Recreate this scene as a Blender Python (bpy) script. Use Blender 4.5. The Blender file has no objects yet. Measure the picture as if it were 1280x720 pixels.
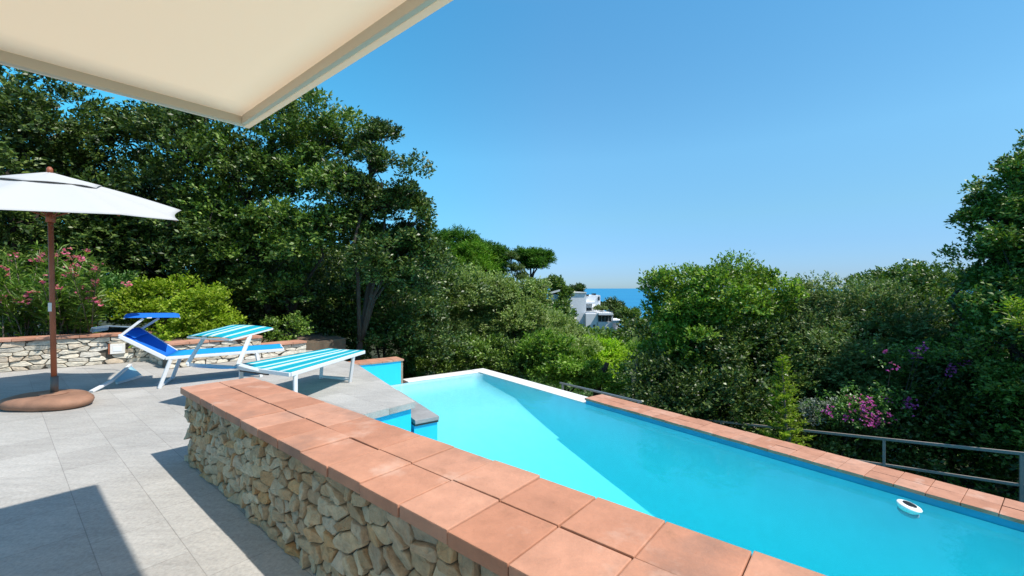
import bpy, bmesh, math, random
import numpy as np
from mathutils import Vector, Matrix, noise as mnoise

# ------------------------------------------------------------------ camera, sky, sun, exposure
S = bpy.context.scene
COL = S.collection
EYE = 1.35
FPX = 536.0
cd = bpy.data.cameras.new('camera')
cam = bpy.data.objects.new('camera', cd)
COL.objects.link(cam)
cam.location = (0, 0, EYE)
cam.rotation_euler = (math.radians(90), 0, 0)
cd.sensor_width = 36.0
cd.lens = 36.0 * FPX / 1280.0
cd.clip_start = 0.05
cd.clip_end = 90000
S.camera = cam

SUN_HEAD = math.radians(111.2)      # clockwise from the viewing direction
SUN_EL = math.radians(57.0)
w = bpy.data.worlds.new('World')
S.world = w
w.use_nodes = True
nt = w.node_tree
bg = nt.nodes['Background']
sky = nt.nodes.new('ShaderNodeTexSky')
sky.sky_type = 'NISHITA'
sky.sun_disc = False
sky.sun_elevation = SUN_EL
sky.sun_rotation = SUN_HEAD
sky.altitude = 60
sky.air_density = 1.0
sky.dust_density = 0.25
sky.ozone_density = 3.0
# tint of the sky by height above the horizon; whiter top stop added to fill shadows
tcw = nt.nodes.new('ShaderNodeTexCoord'); sep = nt.nodes.new('ShaderNodeSeparateXYZ')
nt.links.new(tcw.outputs['Generated'], sep.inputs[0])
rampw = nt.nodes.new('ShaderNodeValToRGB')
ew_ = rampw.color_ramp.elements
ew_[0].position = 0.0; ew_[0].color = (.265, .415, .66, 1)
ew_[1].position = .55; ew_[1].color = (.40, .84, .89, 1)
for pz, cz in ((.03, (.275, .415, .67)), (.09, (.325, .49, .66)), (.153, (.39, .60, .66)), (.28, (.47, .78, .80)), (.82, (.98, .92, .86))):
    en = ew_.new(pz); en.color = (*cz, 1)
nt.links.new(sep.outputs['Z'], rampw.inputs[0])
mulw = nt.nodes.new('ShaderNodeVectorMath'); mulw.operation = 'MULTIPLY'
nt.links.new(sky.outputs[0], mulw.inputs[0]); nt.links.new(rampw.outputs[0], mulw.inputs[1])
scw = nt.nodes.new('ShaderNodeVectorMath'); scw.operation = 'SCALE'; scw.inputs['Scale'].default_value = 1.98
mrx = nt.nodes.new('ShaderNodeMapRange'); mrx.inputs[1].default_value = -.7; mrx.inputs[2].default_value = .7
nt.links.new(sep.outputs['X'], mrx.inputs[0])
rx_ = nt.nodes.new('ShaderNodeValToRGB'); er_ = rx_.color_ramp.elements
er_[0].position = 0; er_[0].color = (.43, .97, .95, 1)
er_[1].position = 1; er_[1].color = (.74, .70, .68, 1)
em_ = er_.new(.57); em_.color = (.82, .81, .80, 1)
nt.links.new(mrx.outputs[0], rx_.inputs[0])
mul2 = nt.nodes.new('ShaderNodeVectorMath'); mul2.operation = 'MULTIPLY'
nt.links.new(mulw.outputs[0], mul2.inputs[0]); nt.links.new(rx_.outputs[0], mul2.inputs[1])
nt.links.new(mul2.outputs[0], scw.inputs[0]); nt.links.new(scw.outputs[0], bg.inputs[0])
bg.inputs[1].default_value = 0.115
sl = bpy.data.lights.new('sun', 'SUN')
sl.energy = 4.25
sl.angle = math.radians(0.7)
sl.color = (1.0, 0.95, 0.87)
so = bpy.data.objects.new('sun', sl)
COL.objects.link(so)
sdir = Vector((math.sin(SUN_HEAD) * math.cos(SUN_EL), math.cos(SUN_HEAD) * math.cos(SUN_EL), math.sin(SUN_EL)))
so.rotation_euler = sdir.to_track_quat('Z', 'Y').to_euler()
so.location = (20, -8, 30)
S.view_settings.view_transform = 'Standard'
S.view_settings.look = 'None'
S.view_settings.gamma = 1
S.view_settings.use_curve_mapping = False
S.view_settings.exposure = 0.48
S.render.engine = 'CYCLES'
S.cycles.max_bounces = 10
S.cycles.diffuse_bounces = 4
S.cycles.volume_bounces = 3
S.cycles.transparent_max_bounces = 12
S.cycles.use_denoising = True

# ------------------------------------------------------------------ helpers
D1 = Vector((-.7694, .6390, 0)); D2 = Vector((.6390, .7694, 0))      # the house axes
P1 = Vector((-.6004, .7997, 0)); P2 = Vector((.7997, .6004, 0))      # the pool axes
UP = Vector((0, 0, 1))


def PX(px, py, z):
    d = FPX * (EYE - z) / (py - 360.0)
    return Vector(((px - 640) / FPX * d, d, z))


def PD(px, py, d):
    return Vector(((px - 640) / FPX * d, d, EYE - (py - 360) / FPX * d))


def link(name, me, mat=None, parent=None):
    o = bpy.data.objects.new(name, me)
    COL.objects.link(o)
    if mat is not None:
        for m in (mat if isinstance(mat, (list, tuple)) else [mat]):
            me.materials.append(m)
    if parent is not None:
        o.parent = parent
        o.matrix_parent_inverse = Matrix.Translation(-parent.location) if parent.parent is None else Matrix()
    return o


def tag(o, label=None, cat=None, group=None, kind=None):
    if label: o['label'] = label
    if cat: o['category'] = cat
    if group: o['group'] = group
    if kind: o['kind'] = kind
    return o


def thing(name, label, cat, loc=(0, 0, 0), group=None):
    o = bpy.data.objects.new(name, None)
    COL.objects.link(o)
    o.location = loc
    o.empty_display_size = .2
    return tag(o, label, cat, group)


class MB:
    """collects boxes, tubes and sheets in world space, builds one mesh object"""
    def __init__(s):
        s.bm = bmesh.new()

    def hexa(s, pts, bevel=0, mi=0):
        vs = [s.bm.verts.new(p) for p in pts]
        fs = []
        for f in ((3, 2, 1, 0), (4, 5, 6, 7), (0, 1, 5, 4), (1, 2, 6, 5), (2, 3, 7, 6), (3, 0, 4, 7)):
            fc = s.bm.faces.new([vs[i] for i in f]); fc.material_index = mi; fs.append(fc)
        if bevel:
            es = list({e for f in fs for e in f.edges})
            bmesh.ops.bevel(s.bm, geom=es, offset=bevel, segments=2, affect='EDGES', profile=.6)
        return s

    def box(s, o, a, b, c, bevel=0, mi=0):
        """corner o and three edge vectors (a x b along +c)"""
        o, a, b, c = Vector(o), Vector(a), Vector(b), Vector(c)
        return s.hexa([o, o + a, o + a + b, o + b, o + c, o + a + c, o + a + b + c, o + b + c], bevel, mi)

    def bar(s, p, q, wd, ht, up=UP, bevel=0, mi=0):
        p, q = Vector(p), Vector(q)
        d = (q - p).normalized()
        side = d.cross(up)
        side = side.normalized() if side.length > 1e-4 else d.orthogonal().normalized()
        u = side.cross(d).normalized()
        o = p - side * wd / 2 - u * ht / 2
        return s.box(o, side * wd, q - p, u * ht, bevel, mi) if False else s.hexa(
            [o, o + side * wd, o + side * wd + (q - p), o + (q - p), o + u * ht, o + side * wd + u * ht, o + side * wd + (q - p) + u * ht, o + (q - p) + u * ht], bevel, mi)

    def tube(s, pts, rad, n=8, cap=True, mi=0):
        pts = [Vector(p) for p in pts]
        if not isinstance(rad, (list, tuple)): rad = [rad] * len(pts)
        rings = []
        ref = None
        for i, p in enumerate(pts):
            d = (pts[min(i + 1, len(pts) - 1)] - pts[max(i - 1, 0)]).normalized()
            if ref is None: ref = d.orthogonal().normalized()
            ref = (ref - d * ref.dot(d)).normalized()
            b = d.cross(ref)
            rings.append([s.bm.verts.new(p + (ref * math.cos(2 * math.pi * k / n) + b * math.sin(2 * math.pi * k / n)) * rad[i]) for k in range(n)])
        for a, b in zip(rings, rings[1:]):
            for k in range(n):
                f = s.bm.faces.new((a[k], a[(k + 1) % n], b[(k + 1) % n], b[k])); f.smooth = True; f.material_index = mi
        if cap:
            s.bm.faces.new(rings[0][::-1]).material_index = mi
            s.bm.faces.new(rings[-1]).material_index = mi
        return s

    def prism(s, poly, z0, z1, mi=0):
        a = [s.bm.verts.new((p[0], p[1], z0)) for p in poly]
        b = [s.bm.verts.new((p[0], p[1], z1)) for p in poly]
        n = len(poly)
        s.bm.faces.new(a[::-1]).material_index = mi
        s.bm.faces.new(b).material_index = mi
        for i in range(n):
            s.bm.faces.new((a[i], a[(i + 1) % n], b[(i + 1) % n], b[i])).material_index = mi
        return s

    def quad(s, pts, mi=0):
        s.bm.faces.new([s.bm.verts.new(p) for p in pts]).material_index = mi
        return s

    def build(s, name, mat, parent=None):
        bmesh.ops.recalc_face_normals(s.bm, faces=s.bm.faces[:])
        me = bpy.data.meshes.new(name)
        s.bm.to_mesh(me)
        s.bm.free()
        return link(name, me, mat, parent)


# ------------------------------------------------------------------ materials
def mat(name):
    m = bpy.data.materials.new(name)
    m.use_nodes = True
    t = m.node_tree
    return m, t, t.nodes['Principled BSDF']


def N(t, kind, **kw):
    n = t.nodes.new(kind)
    for k, v in kw.items(): setattr(n, k, v)
    return n


def plain(name, col, rough=.6, metal=0, bump=0, bscale=40, vary=0):
    m, t, b = mat(name)
    b.inputs['Base Color'].default_value = (*col, 1)
    b.inputs['Roughness'].default_value = rough
    b.inputs['Metallic'].default_value = metal
    tc = N(t, 'ShaderNodeTexCoord')
    if bump:
        nz = N(t, 'ShaderNodeTexNoise'); nz.inputs['Scale'].default_value = bscale; nz.inputs['Detail'].default_value = 6
        t.links.new(tc.outputs['Object'], nz.inputs['Vector'])
        bp = N(t, 'ShaderNodeBump'); bp.inputs['Strength'].default_value = bump; bp.inputs['Distance'].default_value = .01
        t.links.new(nz.outputs[0], bp.inputs['Height']); t.links.new(bp.outputs[0], b.inputs['Normal'])
    if vary:
        nz = N(t, 'ShaderNodeTexNoise'); nz.inputs['Scale'].default_value = 3.5; nz.inputs['Detail'].default_value = 8; nz.inputs['Roughness'].default_value = .65
        t.links.new(tc.outputs['Object'], nz.inputs['Vector'])
        r = N(t, 'ShaderNodeValToRGB')
        r.color_ramp.elements[0].position = .3; r.color_ramp.elements[1].position = .7
        r.color_ramp.elements[0].color = (*[c * (1 - vary) for c in col], 1)
        r.color_ramp.elements[1].color = (*[min(1, c * (1 + vary * .6)) for c in col], 1)
        t.links.new(nz.outputs[0], r.inputs[0]); t.links.new(r.outputs[0], b.inputs['Base Color'])
    return m


def leafmat(name, c0, c1, c2, rough=.42, trans=.28, spec=.5):
    """three tones spread leaf by leaf, a little light comes through"""
    m, t, b = mat(name)
    g = N(t, 'ShaderNodeNewGeometry')
    r = N(t, 'ShaderNodeValToRGB')
    e = r.color_ramp.elements
    e[0].position = 0; e[0].color = (*c0, 1)
    e[1].position = 1; e[1].color = (*c2, 1)
    x = e.new(.55); x.color = (*c1, 1)
    t.links.new(g.outputs['Random Per Island'], r.inputs[0])
    tc = N(t, 'ShaderNodeTexCoord')
    nz = N(t, 'ShaderNodeTexNoise'); nz.inputs['Scale'].default_value = .9; nz.inputs['Detail'].default_value = 3
    t.links.new(tc.outputs['Object'], nz.inputs['Vector'])
    mr = N(t, 'ShaderNodeMapRange'); mr.inputs[1].default_value = .3; mr.inputs[2].default_value = .7; mr.inputs[3].default_value = .7; mr.inputs[4].default_value = 1.3
    t.links.new(nz.outputs[0], mr.inputs[0])
    mx = N(t, 'ShaderNodeVectorMath', operation='SCALE')
    t.links.new(r.outputs[0], mx.inputs[0]); t.links.new(mr.outputs[0], mx.inputs['Scale'])
    t.links.new(mx.outputs[0], b.inputs['Base Color'])
    b.inputs['Roughness'].default_value = rough
    b.inputs['Specular IOR Level'].default_value = spec
    tr = N(t, 'ShaderNodeBsdfTranslucent')
    sc = N(t, 'ShaderNodeVectorMath', operation='MULTIPLY'); sc.inputs[1].default_value = (1.25, 1.5, .7)
    t.links.new(mx.outputs[0], sc.inputs[0]); t.links.new(sc.outputs[0], tr.inputs[0])
    ms = N(t, 'ShaderNodeMixShader'); ms.inputs[0].default_value = trans
    t.links.new(b.outputs[0], ms.inputs[1]); t.links.new(tr.outputs[0], ms.inputs[2])
    t.links.new(ms.outputs[0], t.nodes['Material Output'].inputs[0])
    return m


def islandmat(name, cols, rough=.85, noise_amt=.35, nscale=14, bump=.5, bscale=30, rot=0):
    """stones and tiles: each piece its own tone"""
    m, t, b = mat(name)
    g = N(t, 'ShaderNodeNewGeometry')
    r = N(t, 'ShaderNodeValToRGB')
    e = r.color_ramp.elements
    n = len(cols)
    e[0].position = 0; e[0].color = (*cols[0], 1)
    e[1].position = 1; e[1].color = (*cols[-1], 1)
    for i, c in enumerate(cols[1:-1]):
        x = e.new((i + 1) / (n - 1)); x.color = (*c, 1)
    t.links.new(g.outputs['Random Per Island'], r.inputs[0])
    tc = N(t, 'ShaderNodeTexCoord')
    nz = N(t, 'ShaderNodeTexNoise'); nz.inputs['Scale'].default_value = nscale; nz.inputs['Detail'].default_value = 8; nz.inputs['Roughness'].default_value = .65
    t.links.new(tc.outputs['Object'], nz.inputs['Vector'])
    mr = N(t, 'ShaderNodeMapRange'); mr.inputs[1].default_value = .28; mr.inputs[2].default_value = .72
    mr.inputs[3].default_value = 1 - noise_amt; mr.inputs[4].default_value = 1 + noise_amt * .7
    t.links.new(nz.outputs[0], mr.inputs[0])
    mx = N(t, 'ShaderNodeVectorMath', operation='SCALE')
    t.links.new(r.outputs[0], mx.inputs[0]); t.links.new(mr.outputs[0], mx.inputs['Scale'])
    t.links.new(mx.outputs[0], b.inputs['Base Color'])
    b.inputs['Roughness'].default_value = rough
    b.inputs['Specular IOR Level'].default_value = .25
    n2 = N(t, 'ShaderNodeTexNoise'); n2.inputs['Scale'].default_value = bscale; n2.inputs['Detail'].default_value = 9; n2.inputs['Roughness'].default_value = .6
    t.links.new(tc.outputs['Object'], n2.inputs['Vector'])
    bp = N(t, 'ShaderNodeBump'); bp.inputs['Strength'].default_value = bump; bp.inputs['Distance'].default_value = .012
    t.links.new(n2.outputs[0], bp.inputs['Height']); t.links.new(bp.outputs[0], b.inputs['Normal'])
    return m


def terracotta(name):
    m = islandmat(name, [(.40, .182, .112), (.465, .228, .148), (.43, .20, .125), (.495, .258, .175), (.455, .22, .14)], .8, .2, 6, .3, 45)
    t = m.node_tree; b = t.nodes['Principled BSDF']
    tc = N(t, 'ShaderNodeTexCoord')
    src = b.inputs['Base Color'].links[0].from_socket
    # worn grey stains and pale lime bloom
    for (sc, lo, hi, col, seed) in ((2.3, .56, .70, (.22, .14, .11), 3), (3.1, .56, .72, (.58, .42, .34), 9), (9, .60, .72, (.30, .15, .09), 14), (60, .66, .72, (.30, .13, .08), 5)):
        nz = N(t, 'ShaderNodeTexNoise', noise_dimensions='4D'); nz.inputs['W'].default_value = seed
        nz.inputs['Scale'].default_value = sc; nz.inputs['Detail'].default_value = 9; nz.inputs['Roughness'].default_value = .62
        t.links.new(tc.outputs['Object'], nz.inputs['Vector'])
        mr = N(t, 'ShaderNodeMapRange'); mr.inputs[1].default_value = lo; mr.inputs[2].default_value = hi; mr.inputs[4].default_value = .65
        t.links.new(nz.outputs[0], mr.inputs[0])
        mx = N(t, 'ShaderNodeMix', data_type='RGBA')
        t.links.new(mr.outputs[0], mx.inputs[0]); t.links.new(src, mx.inputs[6]); mx.inputs[7].default_value = (*col, 1)
        src = mx.outputs[2]
    t.links.new(src, b.inputs['Base Color'])
    return m


def paving_mat():
    m, t, b = mat('stone_paving')
    tc = N(t, 'ShaderNodeTexCoord')
    mp = N(t, 'ShaderNodeMapping'); mp.vector_type = 'TEXTURE'
    # texture x runs along D1, y along D2
    mp.inputs['Rotation'].default_value = (0, 0, math.atan2(D1.y, D1.x))
    off = -D2 * -.625
    mp.inputs['Location'].default_value = (D2.x * .633, D2.y * .633, 0)
    t.links.new(tc.outputs['Object'], mp.inputs['Vector'])
    br = N(t, 'ShaderNodeTexBrick'); br.offset = 0.37; br.squash = 1
    br.inputs['Scale'].default_value = 1
    br.inputs['Brick Width'].default_value = .475; br.inputs['Row Height'].default_value = .315
    br.inputs['Mortar Size'].default_value = .0022; br.inputs['Mortar Smooth'].default_value = .2
    br.inputs['Color1'].default_value = (.365, .345, .318, 1); br.inputs['Color2'].default_value = (.425, .405, .375, 1)
    br.inputs['Mortar'].default_value = (.28, .265, .245, 1); br.inputs['Bias'].default_value = -.1
    t.links.new(mp.outputs[0], br.inputs['Vector'])
    # veined, slightly stained stone
    mp2 = N(t, 'ShaderNodeMapping'); mp2.inputs['Scale'].default_value = (2.0, 9.0, 1); mp2.inputs['Rotation'].default_value = (0, 0, math.radians(-33))
    t.links.new(tc.outputs['Object'], mp2.inputs['Vector'])
    n1 = N(t, 'ShaderNodeTexNoise'); n1.inputs['Scale'].default_value = 1.6; n1.inputs['Detail'].default_value = 10; n1.inputs['Roughness'].default_value = .7
    t.links.new(mp2.outputs[0], n1.inputs['Vector'])
    n2 = N(t, 'ShaderNodeTexNoise'); n2.inputs['Scale'].default_value = 1.1; n2.inputs['Detail'].default_value = 6
    t.links.new(tc.outputs['Object'], n2.inputs['Vector'])
    ad = N(t, 'ShaderNodeMath', operation='ADD'); t.links.new(n1.outputs[0], ad.inputs[0]); t.links.new(n2.outputs[0], ad.inputs[1])
    mr = N(t, 'ShaderNodeMapRange'); mr.inputs[1].default_value = .7; mr.inputs[2].default_value = 1.3; mr.inputs[3].default_value = .8; mr.inputs[4].default_value = 1.15
    t.links.new(ad.outputs[0], mr.inputs[0])
    mx = N(t, 'ShaderNodeVectorMath', operation='SCALE')
    t.links.new(br.outputs['Color'], mx.inputs[0]); t.links.new(mr.outputs[0], mx.inputs['Scale'])
    n4 = N(t, 'ShaderNodeTexNoise'); n4.inputs['Scale'].default_value = 48; n4.inputs['Detail'].default_value = 6; n4.inputs['Roughness'].default_value = .75
    t.links.new(tc.outputs['Object'], n4.inputs['Vector'])
    mr4 = N(t, 'ShaderNodeMapRange'); mr4.inputs[1].default_value = .3; mr4.inputs[2].default_value = .7; mr4.inputs[3].default_value = .78; mr4.inputs[4].default_value = 1.2
    t.links.new(n4.outputs[0], mr4.inputs[0])
    mx4 = N(t, 'ShaderNodeVectorMath', operation='SCALE'); t.links.new(mx.outputs[0], mx4.inputs[0]); t.links.new(mr4.outputs[0], mx4.inputs['Scale'])
    t.links.new(mx4.outputs[0], b.inputs['Base Color'])
    b.inputs['Roughness'].default_value = .75
    b.inputs['Specular IOR Level'].default_value = .3
    n3 = N(t, 'ShaderNodeTexNoise'); n3.inputs['Scale'].default_value = 26; n3.inputs['Detail'].default_value = 10; n3.inputs['Roughness'].default_value = .7
    t.links.new(tc.outputs['Object'], n3.inputs['Vector'])
    b1 = N(t, 'ShaderNodeBump'); b1.inputs['Strength'].default_value = .5; b1.inputs['Distance'].default_value = .012
    t.links.new(n3.outputs[0], b1.inputs['Height'])
    b2 = N(t, 'ShaderNodeBump', invert=True); b2.inputs['Strength'].default_value = .5; b2.inputs['Distance'].default_value = .002
    t.links.new(br.outputs['Fac'], b2.inputs['Height']); t.links.new(b1.outputs[0], b2.inputs['Normal'])
    t.links.new(b2.outputs[0], b.inputs['Normal'])
    return m


def water_mat():
    m, t, b = mat('pool_water')
    t.nodes.remove(b)
    tr = N(t, 'ShaderNodeBsdfTransparent')
    gl = N(t, 'ShaderNodeBsdfGlossy'); gl.inputs['Roughness'].default_value = .03
    tc = N(t, 'ShaderNodeTexCoord')
    nz = N(t, 'ShaderNodeTexNoise'); nz.inputs['Scale'].default_value = 2.2; nz.inputs['Detail'].default_value = 4; nz.inputs['Roughness'].default_value = .55
    t.links.new(tc.outputs['Object'], nz.inputs['Vector'])
    bp = N(t, 'ShaderNodeBump'); bp.inputs['Strength'].default_value = .3; bp.inputs['Distance'].default_value = .03
    t.links.new(nz.outputs[0], bp.inputs['Height'])
    fr = N(t, 'ShaderNodeFresnel'); fr.inputs['IOR'].default_value = 1.33
    t.links.new(bp.outputs[0], gl.inputs['Normal'])
    ms = N(t, 'ShaderNodeMixShader')
    t.links.new(fr.outputs[0], ms.inputs[0]); t.links.new(tr.outputs[0], ms.inputs[1]); t.links.new(gl.outputs[0], ms.inputs[2])
    out = t.nodes['Material Output']
    t.links.new(ms.outputs[0], out.inputs['Surface'])
    va = N(t, 'ShaderNodeVolumeAbsorption'); va.inputs['Color'].default_value = (.04, .985, .985, 1); va.inputs['Density'].default_value = .45
    vs = N(t, 'ShaderNodeVolumeScatter'); vs.inputs['Color'].default_value = (.02, .95, 1, 1); vs.inputs['Density'].default_value = .165
    av = N(t, 'ShaderNodeAddShader'); t.links.new(va.outputs[0], av.inputs[0]); t.links.new(vs.outputs[0], av.inputs[1])
    t.links.new(av.outputs[0], out.inputs['Volume'])
    return m


def fabric_mat(name, col, trans=.35, weave=0.15):
    m, t, b = mat(name)
    b.inputs['Base Color'].default_value = (*col, 1); b.inputs['Roughness'].default_value = .85
    b.inputs['Specular IOR Level'].default_value = .15
    tc = N(t, 'ShaderNodeTexCoord')
    nz = N(t, 'ShaderNodeTexNoise'); nz.inputs['Scale'].default_value = 220; nz.inputs['Detail'].default_value = 2
    t.links.new(tc.outputs['Object'], nz.inputs['Vector'])
    n2 = N(t, 'ShaderNodeTexNoise'); n2.inputs['Scale'].default_value = 3; n2.inputs['Detail'].default_value = 3
    t.links.new(tc.outputs['Object'], n2.inputs['Vector'])
    ad = N(t, 'ShaderNodeMath', operation='MULTIPLY_ADD'); ad.inputs[1].default_value = .06
    t.links.new(nz.outputs[0], ad.inputs[0]); t.links.new(n2.outputs[0], ad.inputs[2])
    bp = N(t, 'ShaderNodeBump'); bp.inputs['Strength'].default_value = weave; bp.inputs['Distance'].default_value = .02
    t.links.new(ad.outputs[0], bp.inputs['Height']); t.links.new(bp.outputs[0], b.inputs['Normal'])
    tl = N(t, 'ShaderNodeBsdfTranslucent'); tl.inputs[0].default_value = (*col, 1)
    ms = N(t, 'ShaderNodeMixShader'); ms.inputs[0].default_value = trans
    t.links.new(b.outputs[0], ms.inputs[1]); t.links.new(tl.outputs[0], ms.inputs[2])
    t.links.new(ms.outputs[0], t.nodes['Material Output'].inputs[0])
    return m


M = {}
M['paving'] = paving_mat()
M['slab_edge'] = plain('slab_edge', (.34, .33, .31), .9, 0, .9, 60, .35)
M['terracotta'] = terracotta('terracotta_tiles')
M['stone'] = islandmat('rubble_stone', [(.34, .235, .135), (.50, .40, .27), (.42, .33, .22), (.48, .30, .145), (.36, .29, .21), (.55, .45, .31), (.44, .255, .11), (.44, .37, .28), (.52, .41, .26)], .9, .32, 22, .8, 38)
M['pale_stone'] = islandmat('pale_rubble_stone', [(.50, .45, .36), (.60, .55, .45), (.55, .49, .39), (.62, .58, .49), (.48, .38, .27), (.58, .55, .49), (.55, .48, .37)], .9, .25, 16, .8, 30)
M['mortar'] = plain('dark_mortar', (.10, .085, .065), .95, 0, .8, 40)
M['pool_paint'] = plain('pool_blue_paint', (.015, .50, .74), .5, 0, .08, 25, .07)
M['pool_floor'] = plain('pool_floor_finish', (.38, .61, .72), .6, 0, .05, 25, .06)
M['tide_band'] = plain('pool_rim_band', (.012, .27, .46), .45, 0, .1, 25, .12)
M['pool_wall'] = plain('pool_wall_finish', (.03, .66, .74), .6, 0, .05, 25, .06)
M['white_stone'] = plain('white_weir_stone', (.70, .68, .64), .6, 0, .15, 30, .12)
M['water'] = water_mat()
M['step_dark'] = plain('dark_step_underside', (.03, .03, .03), .5)
M['step_stone'] = plain('grey_step_stone', (.27, .265, .26), .8, 0, .5, 30, .3)
M['white_metal'] = plain('white_metal', (.68, .69, .70), .38)
M['white_paint'] = plain('white_paint', (.80, .80, .78), .6)
M['grey_plastic'] = plain('grey_plastic', (.24, .30, .36), .5)
M['grey_metal'] = plain('grey_rail_metal', (.29, .245, .205), .55, 0, .15, 60, .12)
M['steel'] = plain('dull_steel', (.30, .33, .35), .35, .6)
M['canvas'] = fabric_mat('cream_awning_canvas', (.90, .79, .645), .58, .2)
M['parasol_cloth'] = fabric_mat('white_parasol_cloth', (.56, .555, .545), .2, .35)
M['frame_beige'] = plain('beige_frame', (.66, .57, .43), .55)
M['frame_white'] = plain('white_frame', (.88, .78, .64), .5)
M['blue_cloth'] = fabric_mat('royal_blue_mesh', (.02, .18, .70), .22, .3)
M['azure_cloth'] = fabric_mat('azure_mesh', (.02, .40, .80), .3, .3)
M['pale_blue_cloth'] = fabric_mat('pale_blue_mesh', (.40, .68, .80), .3, .3)
M['rust_wood'] = plain('red_brown_wood', (.30, .085, .035), .5, 0, .25, 70, .25)
M['brown_stone'] = plain('brown_base_stone', (.30, .155, .095), .75, 0, .5, 18, .32)
M['sleeve'] = plain('grey_brown_sleeve', (.13, .11, .095), .5, .3)
M['black'] = plain('black_plastic', (.012, .014, .018), .3)
M['bark'] = plain('dark_bark', (.040, .031, .023), .95, 0, 1, 22, .45)
M['grey_bark'] = plain('grey_bark', (.16, .125, .09), .95, 0, 1, 22, .4)
M['soil'] = plain('dry_soil', (.12, .085, .055), 1, 0, .8, 12, .4)
M['ground'] = plain('scrub_ground', (.028, .034, .012), 1, 0, .8, 2, .5)
M['sea'] = None
M['glass'] = plain('dark_window_glass', (.03, .04, .045), .12)
M['house_white'] = plain('house_white', (.72, .73, .75), .8, 0, .1, 3, .06)
M['grey_wall'] = plain('grey_plaster', (.52, .55, .60), .85, 0, .1, 8, .08)


def striped_mat():
    m = fabric_mat('turquoise_striped_mesh', (.03, .55, .60), .35, .3)
    t = m.node_tree; b = t.nodes['Principled BSDF']
    at = N(t, 'ShaderNodeAttribute', attribute_name='across')
    r = N(t, 'ShaderNodeValToRGB'); r.color_ramp.interpolation = 'CONSTANT'
    e = r.color_ramp.elements
    A = (.02, .50, .58, 1); W = (.72, .86, .86, 1); Bc = (.01, .38, .55, 1)
    seq = [(0, A), (.13, W), (.19, A), (.27, Bc), (.31, A), (.40, W), (.50, A), (.60, W), (.66, A), (.74, Bc), (.79, A), (.86, W), (.92, A)]
    e[0].position = 0; e[0].color = A
    e[1].position = seq[1][0]; e[1].color = seq[1][1]
    for p, c in seq[2:]:
        x = e.new(p); x.color = c
    t.links.new(at.outputs['Fac'], r.inputs[0])
    t.links.new(r.outputs[0], b.inputs['Base Color'])
    tl = [n for n in t.nodes if n.type == 'BSDF_TRANSLUCENT'][0]
    t.links.new(r.outputs[0], tl.inputs[0])
    return m


M['striped'] = striped_mat()


def sea_mat():
    m, t, b = mat('sea_water')
    b.inputs['Roughness'].default_value = .55
    b.inputs['Specular IOR Level'].default_value = .25
    tc = N(t, 'ShaderNodeTexCoord')
    nz = N(t, 'ShaderNodeTexNoise'); nz.inputs['Scale'].default_value = .02; nz.inputs['Detail'].default_value = 6
    t.links.new(tc.outputs['Object'], nz.inputs['Vector'])
    mp = N(t, 'ShaderNodeMapping'); mp.inputs['Scale'].default_value = (.0006, .004, 1)
    t.links.new(tc.outputs['Object'], mp.inputs['Vector'])
    n2 = N(t, 'ShaderNodeTexNoise'); n2.inputs['Scale'].default_value = 1; n2.inputs['Detail'].default_value = 8; n2.inputs['Roughness'].default_value = .65
    t.links.new(mp.outputs[0], n2.inputs['Vector'])
    r = N(t, 'ShaderNodeValToRGB'); r.color_ramp.elements[0].position = .35; r.color_ramp.elements[1].position = .68
    r.color_ramp.elements[0].color = (.010, .165, .335, 1); r.color_ramp.elements[1].color = (.018, .215, .385, 1)
    t.links.new(n2.outputs[0], r.inputs[0]); t.links.new(r.outputs[0], b.inputs['Base Color'])
    bp = N(t, 'ShaderNodeBump'); bp.inputs['Strength'].default_value = .2; bp.inputs['Distance'].default_value = 3
    t.links.new(nz.outputs[0], bp.inputs['Height']); t.links.new(bp.outputs[0], b.inputs['Normal'])
    return m


M['sea'] = sea_mat()
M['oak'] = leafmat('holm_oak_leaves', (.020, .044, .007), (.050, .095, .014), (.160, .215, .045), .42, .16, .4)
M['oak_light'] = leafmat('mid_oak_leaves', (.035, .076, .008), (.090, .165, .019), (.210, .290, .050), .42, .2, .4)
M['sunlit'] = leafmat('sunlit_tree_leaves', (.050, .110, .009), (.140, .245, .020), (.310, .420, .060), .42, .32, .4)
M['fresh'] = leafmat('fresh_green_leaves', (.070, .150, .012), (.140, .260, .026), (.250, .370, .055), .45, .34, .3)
M['sage'] = leafmat('sage_olive_leaves', (.115, .165, .040), (.205, .275, .075), (.350, .420, .160), .5, .34, .3)
M['olive'] = leafmat('olive_leaves', (.085, .125, .034), (.155, .210, .062), (.290, .345, .135), .48, .25, .35)
M['olive_dark'] = leafmat('dark_olive_leaves', (.050, .085, .022), (.105, .160, .042), (.210, .265, .095), .45, .25, .35)
M['bright'] = leafmat('bright_green_leaves', (.170, .290, .012), (.290, .450, .024), (.430, .560, .060), .5, .42, .25)
M['lime'] = leafmat('lime_green_leaves', (.120, .200, .009), (.210, .310, .017), (.340, .410, .040), .5, .36, .25)
M['garden_green'] = leafmat('garden_green_leaves', (.034, .105, .014), (.072, .175, .028), (.160, .270, .065), .4, .3, .4)
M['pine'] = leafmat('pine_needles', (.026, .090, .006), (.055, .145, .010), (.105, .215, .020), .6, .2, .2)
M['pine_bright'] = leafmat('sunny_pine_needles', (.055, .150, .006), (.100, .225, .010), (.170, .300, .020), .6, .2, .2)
M['oleander'] = leafmat('oleander_leaves', (.055, .115, .014), (.105, .195, .026), (.210, .310, .060), .4, .3, .4)
M['pink'] = leafmat('pink_petals', (.55, .10, .20), (.66, .17, .28), (.78, .32, .40), .6, .35, .2)
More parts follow.
